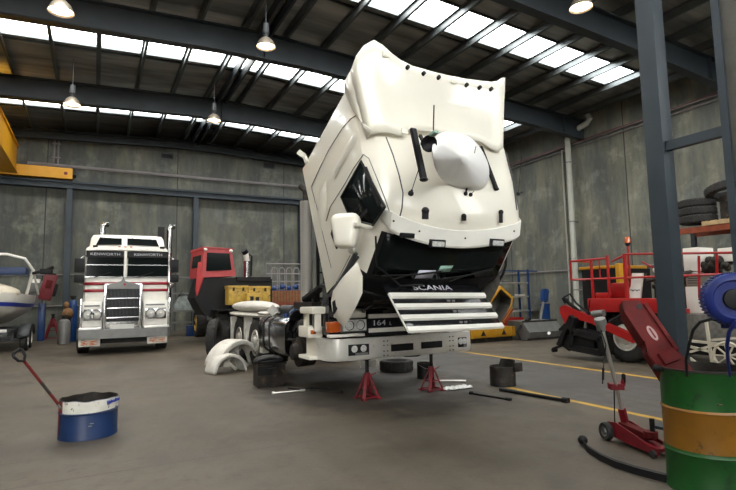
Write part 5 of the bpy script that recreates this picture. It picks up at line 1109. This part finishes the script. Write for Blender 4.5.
mb = MB('red'); mb.loft([[ay(561, 307)+o, ay(561.5, 313)+o, ay(567, 325)+o, ay(573, 318)+o, ay(600, 325)+o, ay(600, 320)+o, ay(566, 305)+o] for o in (V((-.05, 0, 0)), V((.05, 0, 0)))]); mb.build('tow_arm', RM)
mb = MB('red'); mb.loft([[ay(594, 324)+o, ay(634, 343)+o, ay(634, 334)+o, ay(608, 323)+o] for o in (V((-.05, 0, 0)), V((.05, 0, 0)))]); mb.build('screed_arm', RM)
mb = MB('black')
for a, b_, w_ in (((577, 331), (605, 338), .14), ((577, 331), (576, 347), .10), ((575, 347), (606, 353), .12), ((605, 338), (606, 353), .10), ((576, 316), (563, 345), .09), ((578, 317), (575, 330), .12)): mb.bar(ay(*a), ay(*b_), .35, w_)
for a, b_ in (((563, 345), (553, 349)), ((563, 345), (570, 350)), ((565, 300), (580, 312)), ((566, 303), (563, 298)), ((572, 318), (560, 330))): mb.bar(ay(*a), ay(*b_), .06, .05)
mb.b2((9.25, 7.35, .22), (9.65, 8.15, .50)); mb.b2((9.6, 7.3, .5), (9.9, 7.8, 1.0)); mb.cyl(ay(553, 350), ay(553, 350)+V((.1, 0, 0)), .05); mb.build('screed', RM)
mb = MB('black'); mb.tube([ay(568, 300), ay(564, 297), ay(570, 294), ay(576, 303), ay(586, 311), ay(590, 318)], .022, 6); mb.tube([ay(590, 300), ay(588, 316), ay(587, 332)], .012, 6); mb.tube([ay(628, 308), ay(620, 316), ay(610, 322)], .03, 6); mb.tube([ay(630, 315), ay(627, 320), ay(628, 326)], .03, 6); mb.build('hydraulic_hose', RM)
mb = MB('grey'); mb.cyl(ay(593, 314), ay(604, 313), .07); mb.tube([ay(595, 318), ay(598, 331)], .02); mb.build('ram', RM)
# white engine hood, white sheet, pale tank of the neighbouring white machine
WM = RM
X9 = 9.75
def wb(px0, px1, py0, py1, m_, nm, X=X9, dp=.5, par=WM, bev=.02):
    a, b_ = atx(px0, py1, X), atx(px1, py0, X); mb = MB(m_); mb.b2((X, a.y, a.z), (X+dp, b_.y, b_.z), bev=bev); return mb.build(nm, par)
wb(684, 698, 247, 272, 'white', 'hood'); lv = wb(686, 700, 272, 286, 'alu', 'louvre_panel', X=9.72)
mb = MB('darkgrey')
for i in range(5): a = atx(688, 283-2.3*i, 9.71); b_ = atx(699, 283-2.3*i, 9.71); mb.bar(a, b_, .012)
mb.build('louvre', lv)['kind'] = 'stuff'
wb(718, 734, 247, 262, 'white', 'battery_cover', X=9.9); wb(687, 708, 286, 314, 'white', 'side_panel', X=9.70)
mb = MB('palegrey'); a, b_ = atx(684, 344, 9.6), atx(745, 312, 9.6); mb.b2((9.6, b_.y, a.z), (10.6, a.y, atx(684, 313, 9.6).z), bev=.1); mb.build('tank', WM)
mb = MB('dirty'); random.seed(2)
for i in range(16): q = V((9.75+random.random()*.3, 4.95+random.random()*.5, 1.70+random.random()*.35)); mb.ball(q, random.uniform(.05, .11), 6)
mb.build('engine', WM)
mb = MB('cloth')
for a, b_ in (((684, 340), (736, 346)), ((684, 345), (712, 352)), ((690, 352), (715, 345)), ((684, 362), (712, 366)), ((706, 320), (712, 362)), ((712, 340), (736, 338)), ((690, 358), (700, 366)), ((700, 372), (716, 360))): mb.bar(atx(*a, 9.35), atx(*b_, 9.35), .045, .04)
mb.build('tube_frame', WM)
wc = atx(728, 356, 9.1); mb = MB('cloth'); R_ = .145*1.0
R_ = abs(atx(714, 356, 9.1).y-wc.y)*1.0
mb.tube([wc+V((0, R_*math.cos(a), R_*math.sin(a))) for a in [2*PI*k/32 for k in range(32)]], .022, 8, closed=True); mb.cyl(wc-V((.03, 0, 0)), wc+V((.03, 0, 0)), .05, n=16)
for k in range(9): a = 2*PI*k/9; mb.bar(wc, wc+V((0, R_*math.cos(a), R_*math.sin(a))), .03, .02)
mb.cyl(wc, wc+V((.5, 0, 0)), .02); mb.build('spoked_wheel', WM)
mb = MB('black'); mb.b2((9.5, 4.3, .3), (10.5, 5.6, .5)); mb.build('frame', WM)
# pallet racking with tyres
PK = thing('pallet_rack', 'orange beam pallet rack at the right carrying tyres', 'rack', (13, 6.4, 0)); bz = 2.78
for x in (12.5, 13.5):
    for y in (3.6, 7.55): mb = MB('blue_steel'); mb.b2((x-.05, y-.05, 0), (x+.05, y+.05, 4.6 if y < 5 else 2.95)); mb.build('upright', PK)
for x in (12.5, 13.5):
    for z in (1.25, bz): mb = MB('rust'); mb.b2((x-.03, 3.6, z), (x+.03, 7.55, z+.14)); mb.build('beam', PK)
mb = MB('pallet')
for i in range(9): mb.b2((12.45, 5.1+.19*i, bz+.22), (13.4, 5.24+.19*i, bz+.245))
for x in (12.5, 12.9, 13.35): mb.b2((x-.05, 5.1, bz+.14), (x+.05, 6.76, bz+.22))
PT = tag(mb.build('pallet'), 'pale timber pallet on the orange rack beam under the tyres', 'pallet')
ty = []
q = atx(698, 215, 12.85)
tz = bz+.245
for i in range(3):
    lab = ('bottom', 'middle', 'topmost')[i]
    tyre('tyre', 'black tyre stacked on the pallet, the %s of three' % lab, (12.85+.03*i, q.y+.02*i, tz+.10+.2*i), (0, 0, 1), .40, .19, 'tyres on the pallet rack')
tyre('tyre', 'black tyre tilted on top, leaning over the stack on the pallet', (12.95, q.y-.62, tz+.72), (.12, .25, 1), .44, .2, 'tyres on the pallet rack')
mb = MB('dirty'); mb.b2((12.75, q.y-.85, tz), (12.95, q.y-.55, tz+.56)); mb.bar((12.7, q.y-1.2, tz+.2), (12.8, q.y-.5, tz+.5), .08); mb.b2((12.6, q.y-1.3, tz), (13.0, q.y-.9, tz+.12)); tag(mb.build('axle_stub'), 'dark metal axle piece on the pallet beside the tyre stack', 'metal part')
# lower rack level load: dark engine and cans
mb = MB('dirty'); 
for i in range(10): mb.ball((12.8+.1*(i % 3), 5.2+.2*i*.8, 1.55+.1*(i % 2)), .16, 6)
mb.b2((12.5, 5.0, 1.39), (13.4, 7.0, 1.45)); tag(mb.build('engine_parts'), 'dark pile of engine parts on the lower orange rack beam', 'parts')['kind'] = 'stuff'

# ================================================================== RIGHT BACK: SHELVES, BUCKETS, SWEEPER
SH = thing('shelving_unit', 'blue steel shelving with pale shelves against the right wall', 'shelves', (15.4, 16.6, 0))
sh_x = [aty(px, 300, 16.2).x for px in (497, 529, 555)]; zz = [aty(520, py, 16.2).z for py in (311, 296.5, 283)]
for x in sh_x:
    for y in (16.2, 16.75): mb = MB('blue'); mb.b2((x-.035, y-.035, 0), (x+.035, y+.035, 2.45)); mb.build('upright', SH)
x0, x1, x2 = sh_x
for z in zz+[.25]: mb = MB('alu'); mb.b2((x0, 16.17, z-.035), (x2 if z < 1 else x1, 16.78, z+.03), bev=.004); mb.build('shelf', SH)
for z in (2.35, ): mb = MB('blue'); mb.b2((x0, 16.18, z), (x2, 16.22, z+.05)); mb.build('top_rail', SH)
for (px, z, w_, h_, m_, lb) in ((502, zz[0], .25, .16, 'cloth', 'small cream box on the lowest pale shelf'), (513, zz[0], .3, .14, 'grey', 'grey box on the lowest pale shelf'), (507, zz[1], .35, .12, 'palegrey', 'pale carton on the middle pale shelf'), (521, zz[1], .3, .1, 'white', 'white carton on the middle pale shelf'), (506, zz[2], .4, .14, 'palegrey', 'pale flat box on the topmost pale shelf')):
    x = aty(px, 300, 16.4).x; mb = MB(m_); mb.b2((x-w_/2, 16.3, z), (x+w_/2, 16.6, z+h_*.8), bev=.01); mb.b2((x-w_/2-.01, 16.29, z+h_*.8), (x+w_/2+.01, 16.61, z+h_), bev=.005); tag(mb.build('carton'), lb, 'box', 'boxes on the blue shelving')
rb0, rb1 = aty(508, 333, 15.2), aty(523, 322, 15.2); mb = MB('red'); z1 = .48
mb.loft([[(rb0.x, 15.2, 0), (rb1.x, 15.2, 0), (rb1.x, 15.7, 0), (rb0.x, 15.7, 0)], [(rb0.x-.04, 15.17, z1), (rb1.x+.04, 15.17, z1), (rb1.x+.04, 15.73, z1), (rb0.x-.04, 15.73, z1)], [(rb0.x, 15.2, z1), (rb1.x, 15.2, z1), (rb1.x, 15.7, z1), (rb0.x, 15.7, z1)], [(rb0.x+.03, 15.23, .05), (rb1.x-.03, 15.23, .05), (rb1.x-.03, 15.67, .05), (rb0.x+.03, 15.67, .05)]]); tag(mb.build('crate', smooth=20), 'red plastic crate on the floor in front of the blue shelving', 'crate')
# grey sweeper bucket with post
SB = thing('sweeper_bucket', 'dark grey box sweeper attachment on the floor near the blue shelving', 'attachment', (12.4, 11.8, 0))
a, b_ = atz(527, 341), atz(560, 343); z1 = aty(540, 323, a.y+.2).z
yq = 11.6
a, b_ = aty(527, 340, yq), aty(561, 340, yq); zt_ = aty(545, 321, yq).z
mb = MB('grey'); mb.loft([[(x, yq, 0.02), (x, yq-.1, zt_*.45), (x, yq+.15, zt_), (x, yq+.8, zt_*1.03), (x, yq+.95, .02)] for x in (a.x, b_.x)]); BKT = mb.build('shell', SB, smooth=20)
mb = MB('dirty'); mb.b2((a.x+.02, yq-.02, 0), (b_.x-.02, yq+.8, .12)); mb.bar((a.x, yq+.15, zt_), (b_.x, yq+.15, zt_), .05); mb.build('brush', SB)
mb = MB('white'); mb.cyl(aty(549, 333, yq-.09), aty(549, 333, yq-.12), .05, n=14); mb.build('round_reflector', BKT)
mb = MB('black'); mb.tube([(a.x-.02, yq+.2, zt_*.8), (a.x-.3, yq+.1, zt_*.5), (a.x-.25, yq, .05)], .03); mb.bar((a.x+.2, yq+.2, zt_), (a.x+.45, yq+.3, zt_+.1), .1); mb.build('hose', SB)
p0, p1 = aty(540, 322, yq+.4), aty(545, 291, yq+.4); mb = MB('grey'); mb.tube([p0, p1], .04); mb.build('post', SB)
mb = MB('blue'); mb.bar(aty(544, 302, yq+.4), aty(545, 289, yq+.4), .24, .2, bev=.04); mb.build('blue_cap', SB)
mb = MB('blue'); q = aty(553, 320, 15.8); mb.b2((q.x-.55, 15.6, 0), (q.x+.05, 15.95, .95), bev=.04); mb.b2((q.x-.57, 15.58, .9), (q.x+.07, 15.97, .97), bev=.01); tag(mb.build('bin'), 'blue bin behind the grey sweeper attachment', 'bin')
# yellow loader bucket and base
YB_ = thing('loader_bucket', 'yellow steel bucket tipped up on a yellow base behind the white slats', 'bucket', (10.3, 12.3, 0))
yb = 12.0; P = lambda px, py, y=yb: aty(px, py, y)
out = [P(487, 306), P(501, 286), P(513, 297), P(512, 305), P(502, 325), P(488, 325)]
cc = sum(out, V())/len(out); inn = [cc+(p_-cc)*.86 for p_ in out]
mb = MB('yellow'); dv = V((.35, .9, .1)); mb.loft([inn, out, [p_+dv for p_ in out], [p_+dv for p_ in inn]], cap=False); mb.loft([inn, [p_+V((.3, .8, .09)) for p_ in inn]], cap=False, m='palegrey'); mb.loft([[p_+V((.3, .8, .09)) for p_ in inn], [cc+V((.3, .8, .09))]*len(inn)], cap=False, m='palegrey'); mb.build('shell', YB_, smooth=20)
mb = MB('yellow'); a, b_ = P(470, 340), P(513, 326); mb.b2((a.x, yb-.1, .14), (b_.x, yb+1.0, b_.z), bev=.03)
for k in (0, .5, .95): x = a.x+(b_.x-a.x)*k; mb.b2((x-.04, yb-.13, .14), (x+.04, yb-.08, b_.z))
mb.build('base', YB_)
mb = MB('dirty'); 
for k in (.25, .72): x = a.x+(b_.x-a.x)*k; mb.add([(x-.1, yb-.105, .2), (x+.1, yb-.105, .2), (x, yb-.105, .36)], [(0, 1, 2)])
mb.b2((a.x+.05, yb, 0), (b_.x-.05, yb+.9, .16)); mb.build('skid', YB_)
mb = MB('yellow'); mb.bar(P(503, 322, yb-.15), P(512, 309, yb-.15), .1, .08, bev=.01, m='rust'); mb.build('ram', YB_)

# ================================================================== LIGHT
w = bpy.data.worlds.new('world'); bpy.context.scene.world = w; w.use_nodes = True
bg = w.node_tree.nodes['Background']; bg.inputs[0].default_value = (1.0, .985, .95, 1); bg.inputs[1].default_value = 11.0
def portal(loc, rot, sx_, sy_):
    l = bpy.data.lights.new('portal', 'AREA'); l.shape = 'RECTANGLE'; l.size = sx_; l.size_y = sy_; l.cycles.is_portal = True
    o = bpy.data.objects.new('portal', l); col.objects.link(o); o.location = loc; o.rotation_euler = rot
portal((-4.5, YF-.1, 1.6), (PI/2, 0, PI), 4, 3.2)
portal((3.5, YF-.15, 6.45), (PI/2, 0, PI), 20, 2.9)
for y0, y1 in strips: portal((3.6, (y0+y1)/2, 8.95), (0, 0, 0), 24, y1-y0)
for i, p in enumerate(lamp_pts):
    l = bpy.data.lights.new('lamp_light', 'SPOT'); l.energy = 220; l.color = (1, .82, .6); l.shadow_soft_size = .2; l.spot_size = math.radians(130); l.spot_blend = .6
    o = bpy.data.objects.new('lamp_light', l); col.objects.link(o); o.location = (p[0], p[1], p[2]-.02)
sc = bpy.context.scene
sc.view_settings.view_transform = 'Standard'; sc.view_settings.look = 'None'; sc.view_settings.exposure = 0.12; sc.view_settings.gamma = 1
sc.cycles.max_bounces = 8; sc.cycles.diffuse_bounces = 4; sc.cycles.glossy_bounces = 4; sc.cycles.transparent_max_bounces = 8; sc.cycles.sample_clamp_indirect = 6
sc.cycles.caustics_reflective = False; sc.cycles.caustics_refractive = False
for o in col.objects:
    for k in ('_w', '_local'):
        if k in o: del o[k]
